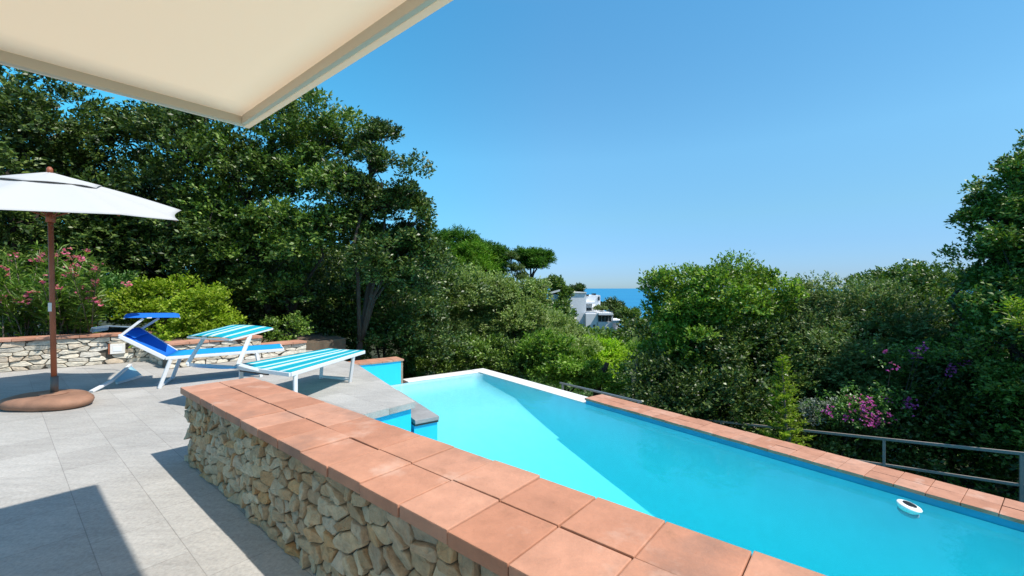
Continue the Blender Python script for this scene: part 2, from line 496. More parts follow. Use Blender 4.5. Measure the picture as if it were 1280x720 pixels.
M['magenta'] = leafmat('magenta_bracts', (.42, .05, .32), (.55, .09, .44), (.68, .20, .58), .6, .4, .2)
M['silver'] = leafmat('silver_grey_leaves', (.12, .15, .11), (.20, .23, .18), (.30, .33, .29), .7, .2, .2)
M['dry'] = plain('dry_palm_husk', (.36, .25, .17), .95, 0, .8, 20, .4)

# ------------------------------------------------------------------ foliage
def leaf_mesh(name, C, Dv, m, tl, L, W, rng, spread=1.0, up=.25, fold=.25, curl=0.0, face=None):
    """C centres, Dv twig directions; m leaves along every twig; returns one mesh of folded leaf blades.
    The blades of one twig lie roughly in one spray, turned to the open air."""
    n = len(C)
    F = face if face is not None else Dv * .5 + np.array([0, 0, .9])
    C = np.repeat(C, m, 0); Dd = np.repeat(Dv, m, 0); F = np.repeat(F, m, 0)
    k = n * m
    t = rng.random(k)[:, None]
    r = rng.normal(size=(k, 3))
    side = np.cross(Dd, F); side /= np.linalg.norm(side, axis=1, keepdims=True) + 1e-9
    sg = np.where(rng.random((k, 1)) < .5, -1.0, 1.0)
    pos = C + Dd * (t - .4) * tl + r * tl * .10
    d = Dd * .7 + side * sg * .75 * spread + rng.normal(size=(k, 3)) * .42 * spread
    d[:, 2] += up * .6
    d /= np.linalg.norm(d, axis=1, keepdims=True) + 1e-9
    q = F / (np.linalg.norm(F, axis=1, keepdims=True) + 1e-9) + rng.normal(size=(k, 3)) * .45
    s = np.cross(d, q); s /= np.linalg.norm(s, axis=1, keepdims=True) + 1e-9
    nn = np.cross(s, d)
    ls = (L * (.65 + .7 * rng.random(k)))[:, None]; ws = (W * (.7 + .6 * rng.random(k)))[:, None]
    V = np.empty((k, 4, 3))
    V[:, 0] = pos
    V[:, 1] = pos + d * ls * .48 + s * ws * .5 + nn * ws * fold
    V[:, 2] = pos + d * ls - nn * ls * curl
    V[:, 3] = pos + d * ls * .48 - s * ws * .5 + nn * ws * fold
    me = bpy.data.meshes.new(name)
    me.vertices.add(k * 4); me.loops.add(k * 4); me.polygons.add(k)
    me.vertices.foreach_set('co', V.astype(np.float32).ravel())
    me.loops.foreach_set('vertex_index', np.arange(k * 4, dtype=np.int32))
    me.polygons.foreach_set('loop_start', np.arange(0, k * 4, 4, dtype=np.int32))
    me.polygons.foreach_set('loop_total', np.full(k, 4, dtype=np.int32))
    me.update(calc_edges=True)
    return me


def unit(rng, n):
    v = rng.normal(size=(n, 3))
    return v / np.linalg.norm(v, axis=1, keepdims=True)


def crown_points(lobes, clumps, per, rng, csize=.36, shell=.62, low=-.75):
    """lobes (x,y,z,rx,ry,rz) -> boughs on each lobe, flattened domes of sprays -> twig bases, directions, facing"""
    Cs, Ds, Fs, hubs = [], [], [], []
    tot = sum(l[3] * l[5] for l in lobes)
    for l in lobes:
        c = np.array(l[:3]); r = np.array(l[3:6])
        n = max(6, int(clumps * (l[3] * l[5]) / tot))
        u = unit(rng, n)
        u[:, 2] = np.maximum(u[:, 2], low + .3 * rng.random(n))
        rad = shell + (1 - shell) * rng.random(n) ** .6
        rad *= (.80 + .36 * rng.random(n))
        cc = c + u * r * rad[:, None]
        cr = csize * (.45 + .95 * rng.random(n) ** 1.4) * min(r)
        hubs.append((c, cc[:: max(1, n // 7)]))
        for i in range(n):
            k = max(6, int(per * (.5 + cr[i] / (csize * min(r)) * .6)))
            v = unit(rng, k)
            v[:, 2] = np.where(v[:, 2] < -.25, -v[:, 2], v[:, 2])
            rr = cr[i] * (.55 + .5 * rng.random(k) ** .5)
            stretch = np.array([1.12, 1.12, .92])
            Cs.append(cc[i] + v * rr[:, None] * stretch)
            dd = v * .9 + u[i] * .5 + np.array([0, 0, .15])
            Ds.append(dd / np.linalg.norm(dd, axis=1, keepdims=True))
            Fs.append(v * .75 + u[i] * .35 + np.array([0, 0, .75]))
    return np.vstack(Cs), np.vstack(Ds), np.vstack(Fs), hubs


def trunk_part(root, base, hubs, r0, fork, rng, m, stems=1, lean=None):
    mb = MB()
    base = Vector(base)
    fork = Vector(fork)
    for s in range(stems):
        a = rng.random() * 6.28
        b0 = base + Vector((math.cos(a), math.sin(a), 0)) * (r0 * 1.3 if stems > 1 else 0)
        f0 = fork + (Vector((math.cos(a), math.sin(a), 0)) * r0 * 4 if stems > 1 else Vector())
        pts = []
        for i in range(6):
            t = i / 5
            p = b0.lerp(f0, t) + Vector(rng.normal(size=3)) * r0 * .45 * (0 < i < 5)
            pts.append(p)
        mb.tube(pts, [r0 * (1.25 if i == 0 else 1 - .4 * i / 5) / (1 if stems == 1 else 1.35) for i in range(6)], 9)
        hs = hubs[s::stems] if stems > 1 else hubs
        for (c, subs) in hs:
            c = Vector(c)
            mid = f0.lerp(c, .55) + Vector(rng.normal(size=3)) * .12 * (c - f0).length
            mb.tube([pts[4], f0.lerp(mid, .5), mid, c], [r0 * .5, r0 * .42, r0 * .33, r0 * .22], 7)
            for q in subs:
                q = Vector(q)
                mm = c.lerp(q, .5) + Vector(rng.normal(size=3)) * .1 * (q - c).length
                mb.tube([mid.lerp(c, .7), mm, q], [r0 * .2, r0 * .13, r0 * .04], 5)
    return mb.build('trunk', m, root)


def tree(name, label, cat, base, lobes, leaf='oak', clumps=110, per=26, m=11, tl=.26, L=.085, W=.042, r0=.12, fork=.35, seed=1, bark='bark',
         csize=.36, shell=.55, spread=1.0, up=.25, group=None, stems=1, low=-.75):
    rng = np.random.default_rng(seed)
    base = Vector(base)
    root = thing(name, label, cat, base, group)
    C, Dv, Fv, hubs = crown_points(lobes, int(clumps * .62), int(per * 1.5), rng, csize * 1.08, shell, low)
    me = leaf_mesh('crown', C, Dv, m, tl, L, W, rng, spread, up, face=Fv)
    link('crown', me, M[leaf], root)
    cen = np.mean([l[:3] for l in lobes], 0)
    zlo = min(l[2] - l[5] for l in lobes)
    fk = (base.x + (cen[0] - base.x) * .5, base.y + (cen[1] - base.y) * .5, base.z + max(.3, (zlo - base.z) * .9 + (cen[2] - zlo) * fork))
    trunk_part(root, base, hubs, r0, fk, rng, M[bark], stems)
    return root


def LB(px, py, d, rx, rz, ry=None):
    """one crown lobe: its centre seen at (px,py) at distance d, half sizes in metres from pixels"""
    p = PD(px, py, d)
    a = rx * d / FPX; c = rz * d / FPX
    return (p.x, p.y, p.z, a, (ry if ry else (a + c) / 2), c)


# ------------------------------------------------------------------ terrain, sea
def ground_z(x, y):
    d = math.hypot(x, y)
    z = -3.3
    left = max(0, min(1, (-x - .05 * y - 1) / 9))
    far = max(0, min(1, (y - 9) / 12)) if y > 9 else 0
    near_left = max(0, min(1, (y + 1.05 * -x - 15.5) / 3)) * left
    z = z + near_left * 3.2
    if y > 14:
        t = y - 14
        slope = -.085 * t
        if t > 75: slope -= (t - 75) * .16
        hill = math.exp(-(((x + 16 - .05 * y) / 17) ** 2)) * max(0, min(1, (y - 25) / 45)) * 11.5 * max(0, min(1, (180 - y) / 80))
        z += slope + hill
    if abs(x) > 40: z -= (abs(x) - 40) * .04
    return max(z, -75)


xs = np.unique(np.concatenate([np.linspace(-20, 20, 41), np.linspace(-300, 300, 61), np.linspace(-1500, 1500, 13)]))
ys = np.unique(np.concatenate([np.linspace(-14, 40, 55), np.linspace(40, 420, 60)]))
bm = bmesh.new()
grid = [[bm.verts.new((x, y, ground_z(x, y) + .25 * mnoise.noise((x * .3, y * .3, 0)))) for x in xs] for y in ys]
for j in range(len(ys) - 1):
    for i in range(len(xs) - 1):
        f = bm.faces.new((grid[j][i], grid[j][i + 1], grid[j + 1][i + 1], grid[j + 1][i])); f.smooth = True
me = bpy.data.meshes.new('hillside'); bm.to_mesh(me); bm.free()
tag(link('hillside', me, M['ground']), 'green scrub hillside falling away to the sea', 'ground', kind='structure')
bm = bmesh.new()
R = [bm.verts.new((x, y, -70)) for x, y in ((-60000, 150), (60000, 150), (60000, 60000), (-60000, 60000))]
bm.faces.new(R)
me = bpy.data.meshes.new('sea'); bm.to_mesh(me); bm.free()
tag(link('sea', me, M['sea']), 'blue sea out to the horizon', 'sea', kind='structure')

# ------------------------------------------------------------------ terrace
A0 = Vector((-2.597, 3.354, 0))                       # far terrace-side corner of the long coping
platc = PX(519, 502, 0); plat2 = PX(449, 457, 0); backc = PX(383, 441, 0)
wl0 = PX(0, 466, 0)
gA = PX(165, 467, 0)                                   # near corner where the garden wall steps out
gB = PX(383, 441, 0)
gA = gA + (gB - gA) * .165
platn = platc - D2 * .36                               # on the pool side of the long wall
wallback = A0 + D2 * .49
tb = wallback + D1 * -9
platn2 = wallback + D1 * ((platn - wallback).dot(D1))
poly = [platc, plat2 + (plat2 - platc) * .02, backc + D1 * .3 + D2 * .25, backc + D1 * .7 - D2 * .2, gA + D1 * 1.6 - D2 * .4, wl0 - P2 * 4 + P1 * .9, Vector((-14, -9, 0)), Vector((9, -9, 0)), tb, platn2]
mb = MB(); mb.prism(poly, -.075, 0)
tag(mb.build('terrace_paving', M['paving']), 'pale grey stone slab terrace', 'terrace', kind='structure')
c = Vector((sum(p.x for p in poly) / len(poly), sum(p.y for p in poly) / len(poly), 0))
inner = []
n = len(poly)
for i, p in enumerate(poly):
    a = (poly[i] - poly[i - 1]).normalized(); b = (poly[(i + 1) % n] - poly[i]).normalized()
    nn = (Vector((-a.y, a.x, 0)) + Vector((-b.y, b.x, 0))).normalized()
    inner.append(p + nn * .05)
inner[8] = tb + D2 * -.02; inner[9] = inner[9] - D2 * .01
mb = MB(); mb.prism(inner, -3.6, -.078)
tag(mb.build('terrace_base', M['pool_paint']), 'blue painted retaining base under the terrace slabs', 'terrace', kind='structure')
# bare grey edge of the slabs above the pool
mb = MB()
mb.box(platc + Vector((0, 0, -.072)) - D2 * .36 - D1 * .004, D2 * .36, D1 * .003, UP * .068)
tag(mb.build('terrace_slab_edge', M['slab_edge']), 'rough broken edge of the terrace slab above the pool', 'terrace', kind='structure')

# ------------------------------------------------------------------ stone walls
def clip(poly, a, b):
    """keep the side of the perpendicular bisector nearer to a"""
    mx, my = (a[0] + b[0]) / 2, (a[1] + b[1]) / 2
    nx, ny = b[0] - a[0], b[1] - a[1]
    out = []
    for i in range(len(poly)):
        p, q = poly[i], poly[(i + 1) % len(poly)]
        dp = (p[0] - mx) * nx + (p[1] - my) * ny; dq = (q[0] - mx) * nx + (q[1] - my) * ny
        if dp <= 0: out.append(p)
        if (dp < 0 < dq) or (dq < 0 < dp):
            t = dp / (dp - dq); out.append((p[0] + (q[0] - p[0]) * t, p[1] + (q[1] - p[1]) * t))
    return out


def rubble(origin, along, height, length, outward, sw, sh, gap, depth, seed, m, parent, jitter=.42, skip=None):
    """irregular fitted stones over a wall face, every stone rounded and standing proud of the joints"""
    rnd = random.Random(seed)
    asp = sw / sh
    seeds = []
    rows = max(2, round(height / sh))
    hh = height / rows
    for r in range(rows):
        x = rnd.random() * sw
        while x < length:
            seeds.append((x / asp, (r + .5 + rnd.uniform(-jitter, jitter)) * hh))
            x += sw * rnd.choice((.55, .75, .9, 1.0, 1.15, 1.5))
    bm = bmesh.new()
    Lx = length / asp
    for i, s in enumerate(seeds):
        cell = [(0, 0), (Lx, 0), (Lx, height), (0, height)]
        near = sorted(seeds, key=lambda q: (q[0] - s[0]) ** 2 + (q[1] - s[1]) ** 2)[1:22]
        for q in near:
            cell = clip(cell, s, q)
        if len(cell) < 3: continue
        pts = [(p[0] * asp, p[1]) for p in cell]
        cx = sum(p[0] for p in pts) / len(pts); cy = sum(p[1] for p in pts) / len(pts)
        if skip and skip[0] < cx < skip[1] and skip[2] < cy < skip[3]: continue
        # round the corners
        for rc in (.88, .78):
            q = []
            k = len(pts)
            for j in range(k):
                a, b = pts[j], pts[(j + 1) % k]
                q += [(a[0] * rc + b[0] * (1 - rc), a[1] * rc + b[1] * (1 - rc)), (a[0] * (1 - rc) + b[0] * rc, a[1] * (1 - rc) + b[1] * rc)]
            pts = q
        tx, ty = rnd.uniform(-.3, .3), rnd.uniform(-.36, .26)
        dep = depth * rnd.uniform(.55, 1.25)
        ph = rnd.random() * 50
        rings = []
        for (f, d) in ((1.0, -.02), (1.0, .55), (.97, .86), (.89, .98), (.5, 1.0)):
            ring = []
            for p in pts:
                vx, vy = p[0] - cx, p[1] - cy
                ln = math.hypot(vx, vy) + 1e-6
                sc = max(.1, (ln * f - gap) / ln)
                x, y = cx + vx * sc, cy + vy * sc
                nz = mnoise.noise((x * 15 + ph, y * 15, ph)) * .38 + abs(mnoise.noise((x * 34 + ph, y * 34, ph))) * .55 - .2
                h = min(depth * 1.35, max(-.02, dep * d * (1 + nz * .8) + (tx * (x - cx) + ty * (y - cy)) * min(1, max(0, d))))
                ring.append(bm.verts.new(origin + along * x + UP * y + outward * h))
            rings.append(ring)
        k = len(pts)
        for q, (a, b) in enumerate(zip(rings, rings[1:])):
            for j in range(k):
                f = bm.faces.new((a[j], a[(j + 1) % k], b[(j + 1) % k], b[j])); f.smooth = q < 1
        top = bm.verts.new(origin + along * cx + UP * cy + outward * dep * (1 + rnd.uniform(-.08, .1)))
        for j in range(k):
            f = bm.faces.new((rings[-1][j], rings[-1][(j + 1) % k], top))
    bmesh.ops.recalc_face_normals(bm, faces=bm.faces[:])
    me = bpy.data.meshes.new('masonry'); bm.to_mesh(me); bm.free()
    return link('masonry', me, m, parent)


def tiles(origin, along, across, nlong, ncross, tl, tw, th, seed, m, parent, gap=.0052, name='coping', zstep=None):
    rnd = random.Random(seed)
    mb = MB()
    for i in range(nlong):
        for j in range(ncross):
            o = origin + along * (i * tl + gap / 2 + rnd.uniform(-.0012, .0012)) + across * (j * tw + gap / 2 + rnd.uniform(-.0025, .0025)) + UP * rnd.uniform(-.0025, .0015)
            tx, ty = rnd.uniform(-.0022, .0022), rnd.uniform(-.0022, .0022)
            a, b = along * (tl - gap) + UP * tx, across * (tw - gap) + UP * ty
            mb.box(o, a, b, UP * th, .0045)
    return mb.build(name, m, parent)


# the long wall between the terrace and the pool
ZC = .574
wt = thing('stone_wall', 'long rubble stone wall capped with terracotta tiles between terrace and pool', 'stone wall', A0)
E1 = -D1
mb = MB(); mb.box(A0 + D2 * .06 + E1 * .03, E1 * 7.4, D2 * .40, UP * (ZC - .052))
mb.build('mortar', M['mortar'], wt)
rubble(A0 + D2 * .058 + E1 * .02, E1, ZC - .055, 5.2, -D2, .115, .066, .0035, .034, 4, M['stone'], wt)
tiles(A0 + UP * (ZC - .05), E1, D2, 27, 2, .2585, .2585, .05, 7, M['terracotta'], wt)
mb = MB(); mb.box(A0 + D2 * .462 + E1 * .03 + UP * -3.4, E1 * 7.4, D2 * .03, UP * (ZC - .054 + 3.4))
mb.build('pool_face', M['pool_paint'], wt)

# garden retaining wall, left stretch
gl = thing('garden_wall', 'taller pale stone garden wall with a light fitting behind the parasol', 'stone wall', wl0)
left_end = PX(198, 450.2, 0)
L0 = wl0 - P2 * 3
ln = (left_end - L0).length
al = (left_end - L0).normalized(); ow = Vector((al.y, -al.x, 0))
mb = MB(); mb.box(L0 - ow * .35, al * ln, ow * .31, UP * .48); mb.build('mortar', M['mortar'], gl)
lx = (PX(146, 455.5, 0) - L0).dot(al)
rubble(L0 - ow * .04, al, .485, ln, ow, .23, .075, .006, .035, 11, M['pale_stone'], gl, .3, (lx - .14, lx + .14, .15, .37))
tiles(L0 - ow * .36 + UP * .488, al, ow, int(ln / .26) + 1, 1, .26, .385, .045, 13, M['terracotta'], gl)
li = thing('wall_light', 'square white wall light set into the pale stone garden wall', 'wall light', L0 + al * lx + UP * .27)
o = L0 + al * (lx - .10) + UP * .175
mb = MB(); mb.box(o - ow * .03, al * .2, ow * .05, UP * .175, .004); mb.build('frame', M['white_stone'], li)
mb = MB(); mb.box(o + al * .04 + UP * .045 + ow * .018, al * .12, ow * .007, UP * .085, .002); mb.build('lens', M['house_white'], li)
mb = MB(); mb.box(o - al * .024 + ow * -.03, al * .02, ow * .055, UP * .18, .003); mb.build('side_trim', M['rust_wood'], li)

# garden wall, nearer stretch, lower towards the right
gr = thing('garden_wall', 'lower stepped pale stone garden wall behind the sun loungers', 'stone wall', gA)
al = (gB - gA).normalized(); ow = Vector((al.y, -al.x, 0)); ln = (gB - gA).length
for (a, b, h, sd) in ((0, 1.45, .385, 3), (1.452, ln, .205, 5)):
    mb = MB(); mb.box(gA + al * a - ow * .34, al * (b - a), ow * .30, UP * h)
    mb.build('mortar', M['mortar'], gr)
    rubble(gA + al * a - ow * .04, al, h + .004, b - a, ow, .22, .075, .006, .035, sd, M['pale_stone'], gr, .3)
    k = max(1, round((b - a) / .27))
    tiles(gA + al * a - ow * .35 + UP * (h + .006), al, ow, k, 1, (b - a) / k, .38, .042, sd, M['terracotta'], gr)
# return face joining both stretches
mb = MB(); mb.box(gA - ow * .04 + al * .06, al * .1, -ow * 1.3, UP * .38); mb.build('return_face', M['mortar'], gr)
rubble(gA - ow * 1.3 + al * .06, ow, .386, 1.27, -al, .22, .075, .006, .035, 9, M['pale_stone'], gr, .3)

# planter soil behind the walls
mb = MB()
sp = [L0 - Vector((-.1, 0, 0)) + Vector((0, .35, 0)), left_end + Vector((0.1, .3, 0)), gA + Vector((-.2, .42, 0)), gB + Vector((-.35, .3, 0)), gB + Vector((.2, 1.6, 0)), gB + Vector((-3, 5, 0)), L0 + Vector((-3, 8, 0)), L0 + Vector((-6, 2, 0))]
mb.prism(sp, -3, .12)
tag(mb.build('garden_bed', M['soil']), 'raised soil bed behind the garden walls', 'garden bed', kind='structure')
gw = thing('plaster_wall', 'pale grey plaster wall low behind the oleander', 'wall', PD(-40, 400, 8.6))
q0 = PD(-140, 420, 8.9); q1 = PD(57, 420, 8.5)
dd = (q1 - q0); dd.z = 0
mb = MB(); mb.box(Vector((q0.x, q0.y, 0)), dd, Vector((0, .2, 0)), UP * .98)
mb.build('plaster', M['grey_wall'], gw)

# ------------------------------------------------------------------ pool
ZF, ZW = -.85, -.97
J = Vector((1.477, 8.607, 0)); Cin = Vector((-1.0, 11.75, 0))
Cin = J + P1 * 3.98
pool = thing('swimming_pool', 'turquoise infinity pool with a white overflow edge and terracotta coping', 'pool', J + UP * ZW)
def fz(s):
    pts = [(-.5, -1.27), (0, -1.27), (1.75, -1.385), (4, -1.86), (6, -2.26), (8, -2.5), (30, -2.6)]
    for (a, za), (b, zb) in zip(pts, pts[1:]):
        if a <= s <= b: return za + (zb - za) * (s - a) / (b - a)
    return pts[-1][1]
bm = bmesh.new()
edge = [0, .004, .02, .05, .1, .16, .23, .3, .36]
RC = .34
def cove(d):
    d = max(0, min(RC, d))
    return RC - math.sqrt(max(0, RC * RC - (RC - d) ** 2))
ss = edge + [.6, 1, 1.4, 1.75, 2.2, 2.7, 3.2, 3.7, 4.2, 5, 6, 7, 8, 9, 11, 14]
ws = edge + [1, 2, 4, 6, 8, 10, 12]
def bz(x, v): return min(ZW - .02, fz(x) + cove(x) + cove(v))
gg = [[bm.verts.new(Cin - P1 * x - P2 * v + UP * bz(x, v)) for v in ws] for x in ss]
for i in range(len(ss) - 1):
    for j in range(len(ws) - 1):
        bm.faces.new((gg[i][j], gg[i + 1][j], gg[i + 1][j + 1], gg[i][j + 1])).smooth = True
topa = [bm.verts.new(v.co + UP * (ZW - .008 - v.co.z)) for v in [r[0] for r in gg]]
topb = [bm.verts.new(v.co + UP * (ZW - .008 - v.co.z)) for v in gg[0]]
for i in range(len(ss) - 1): bm.faces.new((gg[i][0], gg[i + 1][0], topa[i + 1], topa[i]))
for j in range(len(ws) - 1): bm.faces.new((gg[0][j], gg[0][j + 1], topb[j + 1], topb[j]))
bmesh.ops.recalc_face_normals(bm, faces=bm.faces[:])
me = bpy.data.meshes.new('basin'); bm.to_mesh(me); bm.free()
link('basin', me, M['pool_floor'], pool)
FR = J - P1 * 11                                        # far side runs on past the right frame
mb = MB(); mb.box(J + P2 * .006 + UP * -3.5, FR - J, P2 * .46, UP * (ZF - .045 + 3.5)); mb.build('side_wall', M['tide_band'], pool)
tiles(J - P2 * .035 + UP * (ZF - .04), -P1, P2, 41, 2, .262, .262, .04, 21, M['terracotta'], pool)
mb = MB(); mb.box(J + UP * -3.5 + P1 * .004 + P2 * .004, P1 * (3.98 + .40), P2 * .40, UP * (ZW + .012 + 3.5), .012)
mb.box(Cin + UP * -3.5 - P2 * 2.05 + P1 * .004, P1 * .40, P2 * 2.046, UP * (ZW + .010 + 3.5), .012)
mb.build('overflow_edge', M['white_stone'], pool)
# steps beside the terrace
st = PX(549, 520, -.225)
sdir2 = (plat2 - platc).normalized()
mb = MB()
off = (st - platc); off.z = 0
near = platc + Vector((0, 0, 0))
mb.hexa([near + UP * -.275, near + off + UP * -.275, near + off + sdir2 * 1.6 + UP * -.275, near + sdir2 * 1.6 + UP * -.275,
         near + UP * -.225, near + off + UP * -.225, near + off + sdir2 * 1.6 + UP * -.225, near + sdir2 * 1.6 + UP * -.225], .006)
sb = mb.build('step', M['step_stone'], pool)
mb = MB()
i0 = near + sdir2 * .03; i1 = near + off * .96 + sdir2 * .03
mb.hexa([i0 + UP * -3, i1 + UP * -3, i1 + sdir2 * 1.5 + UP * -3, i0 + sdir2 * 1.5 + UP * -3,
         i0 + UP * -.30, i1 + UP * -.30, i1 + sdir2 * 1.5 + UP * -.30, i0 + sdir2 * 1.5 + UP * -.30])
mb.build('riser', M['pool_paint'], sb)
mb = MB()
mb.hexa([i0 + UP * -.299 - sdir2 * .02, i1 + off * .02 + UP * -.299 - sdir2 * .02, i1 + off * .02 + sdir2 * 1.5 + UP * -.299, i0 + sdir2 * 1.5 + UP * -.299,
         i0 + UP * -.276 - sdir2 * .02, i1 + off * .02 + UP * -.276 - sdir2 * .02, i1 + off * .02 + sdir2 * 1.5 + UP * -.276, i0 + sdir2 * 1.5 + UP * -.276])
mb.build('nosing', M['step_dark'], sb)  # near-black strip along the underside of the tread
# raised end wall beside the overflow edge
bx = PX(501, 479, ZW)
bx = Cin - P2 * (Cin - bx).dot(P2)
ew = thing('pool_end_wall', 'short raised blue pool wall with a terracotta cap at the end of the overflow edge', 'wall', bx)
mb = MB(); mb.box(bx + UP * -3.4 - P2 * 3.2, P2 * 3.2, P1 * .42, UP * (-.43 + 3.4)); mb.build('wall', M['pool_paint'], ew)
mb = MB(); mb.box(bx + UP * -3.4 + P2 * .001, P2 * .05, P1 * .42, UP * (-.43 + 3.4)); mb.build('end_trim', M['dry'], ew)
tiles(bx + UP * -.426 - P2 * 3.17 - P1 * .03, P2, P1, 12, 2, .27, .25, .042, 31, M['terracotta'], ew)

# water: one closed body
wp = [Cin + P1 * .02 + P2 * .02, Cin + P1 * .02 - P2 * 9, Cin - P1 * 8 - P2 * 9]
a = wallback + D1 * 2.5; b = wallback - D1 * 9
wp = [Cin + P1 * .02 + P2 * .02, Cin + P1 * .02 - P2 * 3.4, platc + sdir2 * 1.2 + Vector((-.3, 0, 0)), platn2 + D1 * .3 - D2 * .02, b - D2 * .02, FR + P2 * .03 - P1 * -.0, J + P2 * .03]
mb = MB(); mb.prism([(p.x, p.y) for p in wp], -3.3, ZW)
tag(mb.build('pool_water', M['water']), 'clear turquoise pool water', 'water', kind='structure')

# floating chlorinator
fp = PX(1136, 634, ZW)
fl = thing('pool_float', 'white floating disc with a dark solar panel on the pool water', 'pool float', fp)
def lathe(prof, ctr, n=28, tilt=(0, 0)):
    mb = MB(); bm = mb.bm
    rot = Matrix.Rotation(tilt[0], 4, 'X') @ Matrix.Rotation(tilt[1], 4, 'Y')
    rings = [[bm.verts.new(ctr + rot @ Vector((r * math.cos(6.28318 * k / n), r * math.sin(6.28318 * k / n), z))) for k in range(n)] for r, z in prof]
    for a, b in zip(rings, rings[1:]):
        for k in range(n):
            bm.faces.new((a[k], a[(k + 1) % n], b[(k + 1) % n], b[k])).smooth = True
    bm.faces.new(rings[0]); bm.faces.new(rings[-1])
    return mb
tl_ = (math.radians(8), math.radians(10))
lathe([(.05, -.05), (.075, -.04), (.09, -.012), (.103, .006), (.107, .015), (.10, .024), (.08, .032), (.055, .034)], fp, 32, tl_).build('shell', M['white_paint'], fl)
lathe([(.058, .0338), (.06, .037), (.053, .039)], fp, 28, tl_).build('solar_panel', M['black'], fl)
lathe([(.07, -.05), (.09, -.03), (.088, -.012), (.07, -.006)], fp + Vector((0, 0, -.03)), 28, tl_).build('basket', M['grey_plastic'], fl)

# ------------------------------------------------------------------ railings below the pool
def rail_set(name, label, pts_top, sep, posts, m, wd=.05, low=True, base=-3.2):
    r = thing(name, label, 'railing', (pts_top[0].x, pts_top[0].y, base))
    mb = MB(); mb.bar(pts_top[0], pts_top[1], wd, .045, bevel=.006); mb.build('top_rail', m, r)
    if low:
        mb = MB(); mb.bar(pts_top[0] - UP * sep, pts_top[1] - UP * sep, wd * .8, .04, bevel=.006); mb.build('lower_rail', m, r)
    for p in posts:
        mb = MB(); mb.bar(Vector((p.x, p.y, base)), p - UP * .02, wd, wd, up=Vector((.6, .8, 0)), bevel=.004); mb.build('post', m, r)
    return r
r1 = PD(1105, 548.7, 7.5); r2 = PD(1277, 567, 6.1)
dv = (r2 - r1)
q0 = r1 - dv * 3.4; q1 = r2 + dv * 1.2
rail_set('handrail', 'grey metal handrail with two rails sloping down beyond the terracotta pool edge', (q0, q1), .45, [r1 - dv * 2, r1 - dv, r1, r2, r2 + dv], M['grey_metal'], .042)
k0 = PD(700, 478.5, 11.8); k1 = PD(802, 502.6, 9.75)
rail_set('handrail', 'slim steel handrail just outside the white overflow edge', (k0, k1), .4, [k0.lerp(k1, .04), k0.lerp(k1, .97)], M['steel'], .045, False)

# ------------------------------------------------------------------ awning
C0 = PD(305, 158, 2.373)
aw = thing('awning', 'cream canvas awning stretched over the terrace', 'awning', C0)
ex1, ex2 = -D1, -D2                                     # runs back towards the house
n1, n2 = 30, 22
bm = bmesh.new()
g = [[bm.verts.new(C0 + ex1 * (.012 + 6.2 * i / n1) + ex2 * (.012 + 3.9 * j / n2) + UP * (.0475 - .012 * math.sin(math.pi * i / n1) * math.sin(math.pi * j / n2))) for j in range(n2 + 1)] for i in range(n1 + 1)]
for i in range(n1):
    for j in range(n2):
        bm.faces.new((g[i][j], g[i + 1][j], g[i + 1][j + 1], g[i][j + 1])).smooth = True
me = bpy.data.meshes.new('canvas'); bm.to_mesh(me); bm.free()
cv = link('canvas', me, M['canvas'], aw)
sm = cv.modifiers.new('thickness', 'SOLIDIFY'); sm.thickness = .003
mb = MB(); mb.box(C0, ex2 * 4, ex1 * .026, UP * .0455, .004); mb.build('front_bar', M['frame_beige'], aw)
mb = MB(); mb.box(C0 + ex1 * .034, ex1 * 6.2, ex2 * .022, UP * .0455, .004); mb.build('side_bar', M['frame_beige'], aw)
mb = MB()
mb.box(C0 - ex2 * .032 - ex1 * .02 + UP * .0, ex1 * 6.3, ex2 * .03, UP * .04, .003)
mb.build('side_valance', M['canvas'], aw)
mb = MB(); mb.box(C0 - ex1 * .016 + ex2 * .001, ex2 * 4, ex1 * .014, UP * .055, .003); mb.build('front_valance', M['frame_white'], aw)

# ------------------------------------------------------------------ parasol
pb = PX(68, 506, 0)
ptop = PD(62, 214, pb.y)
bs = thing('stone_slab_stand', 'flat rounded terracotta brown stone holding the parasol pole', 'parasol base', pb)
bm = bmesh.new()
ns = 40
def base_ring(f, z):
    out = []
    for k in range(ns):
        a = 6.28318 * k / ns
        r = (.43 + .045 * math.cos(2 * a + .6) + .03 * math.cos(3 * a + 1.0)) * f
        p = pb + Vector((-.02, -.03, 0)) + Vector((math.cos(a) * r * 1.0, math.sin(a) * r * .80, z + .008 * mnoise.noise((math.cos(a) * 2, math.sin(a) * 2, z * 9))))
        out.append(bm.verts.new(p))
    return out
rings = [base_ring(f, z) for f, z in ((.86, .002), (.97, .025), (1, .06), (.98, .09), (.9, .115), (.75, .128), (.5, .132), (.25, .13))]
for a, b in zip(rings, rings[1:]):
    for k in range(ns): bm.faces.new((a[k], a[(k + 1) % ns], b[(k + 1) % ns], b[k])).smooth = True
bm.faces.new(rings[0]); bm.faces.new(rings[-1]).smooth = True
me = bpy.data.meshes.new('slab'); bm.to_mesh(me); bm.free()
link('slab', me, M['brown_stone'], bs)
MB().tube([pb + UP * .125, pb + UP * .33], .034, 16).build('pole_sleeve', M['sleeve'], bs)
mb = lathe([(.13, .128), (.125, .14), (.06, .146), (.05, .15)], pb, 20); mb.build('collar', M['brown_stone'], bs)

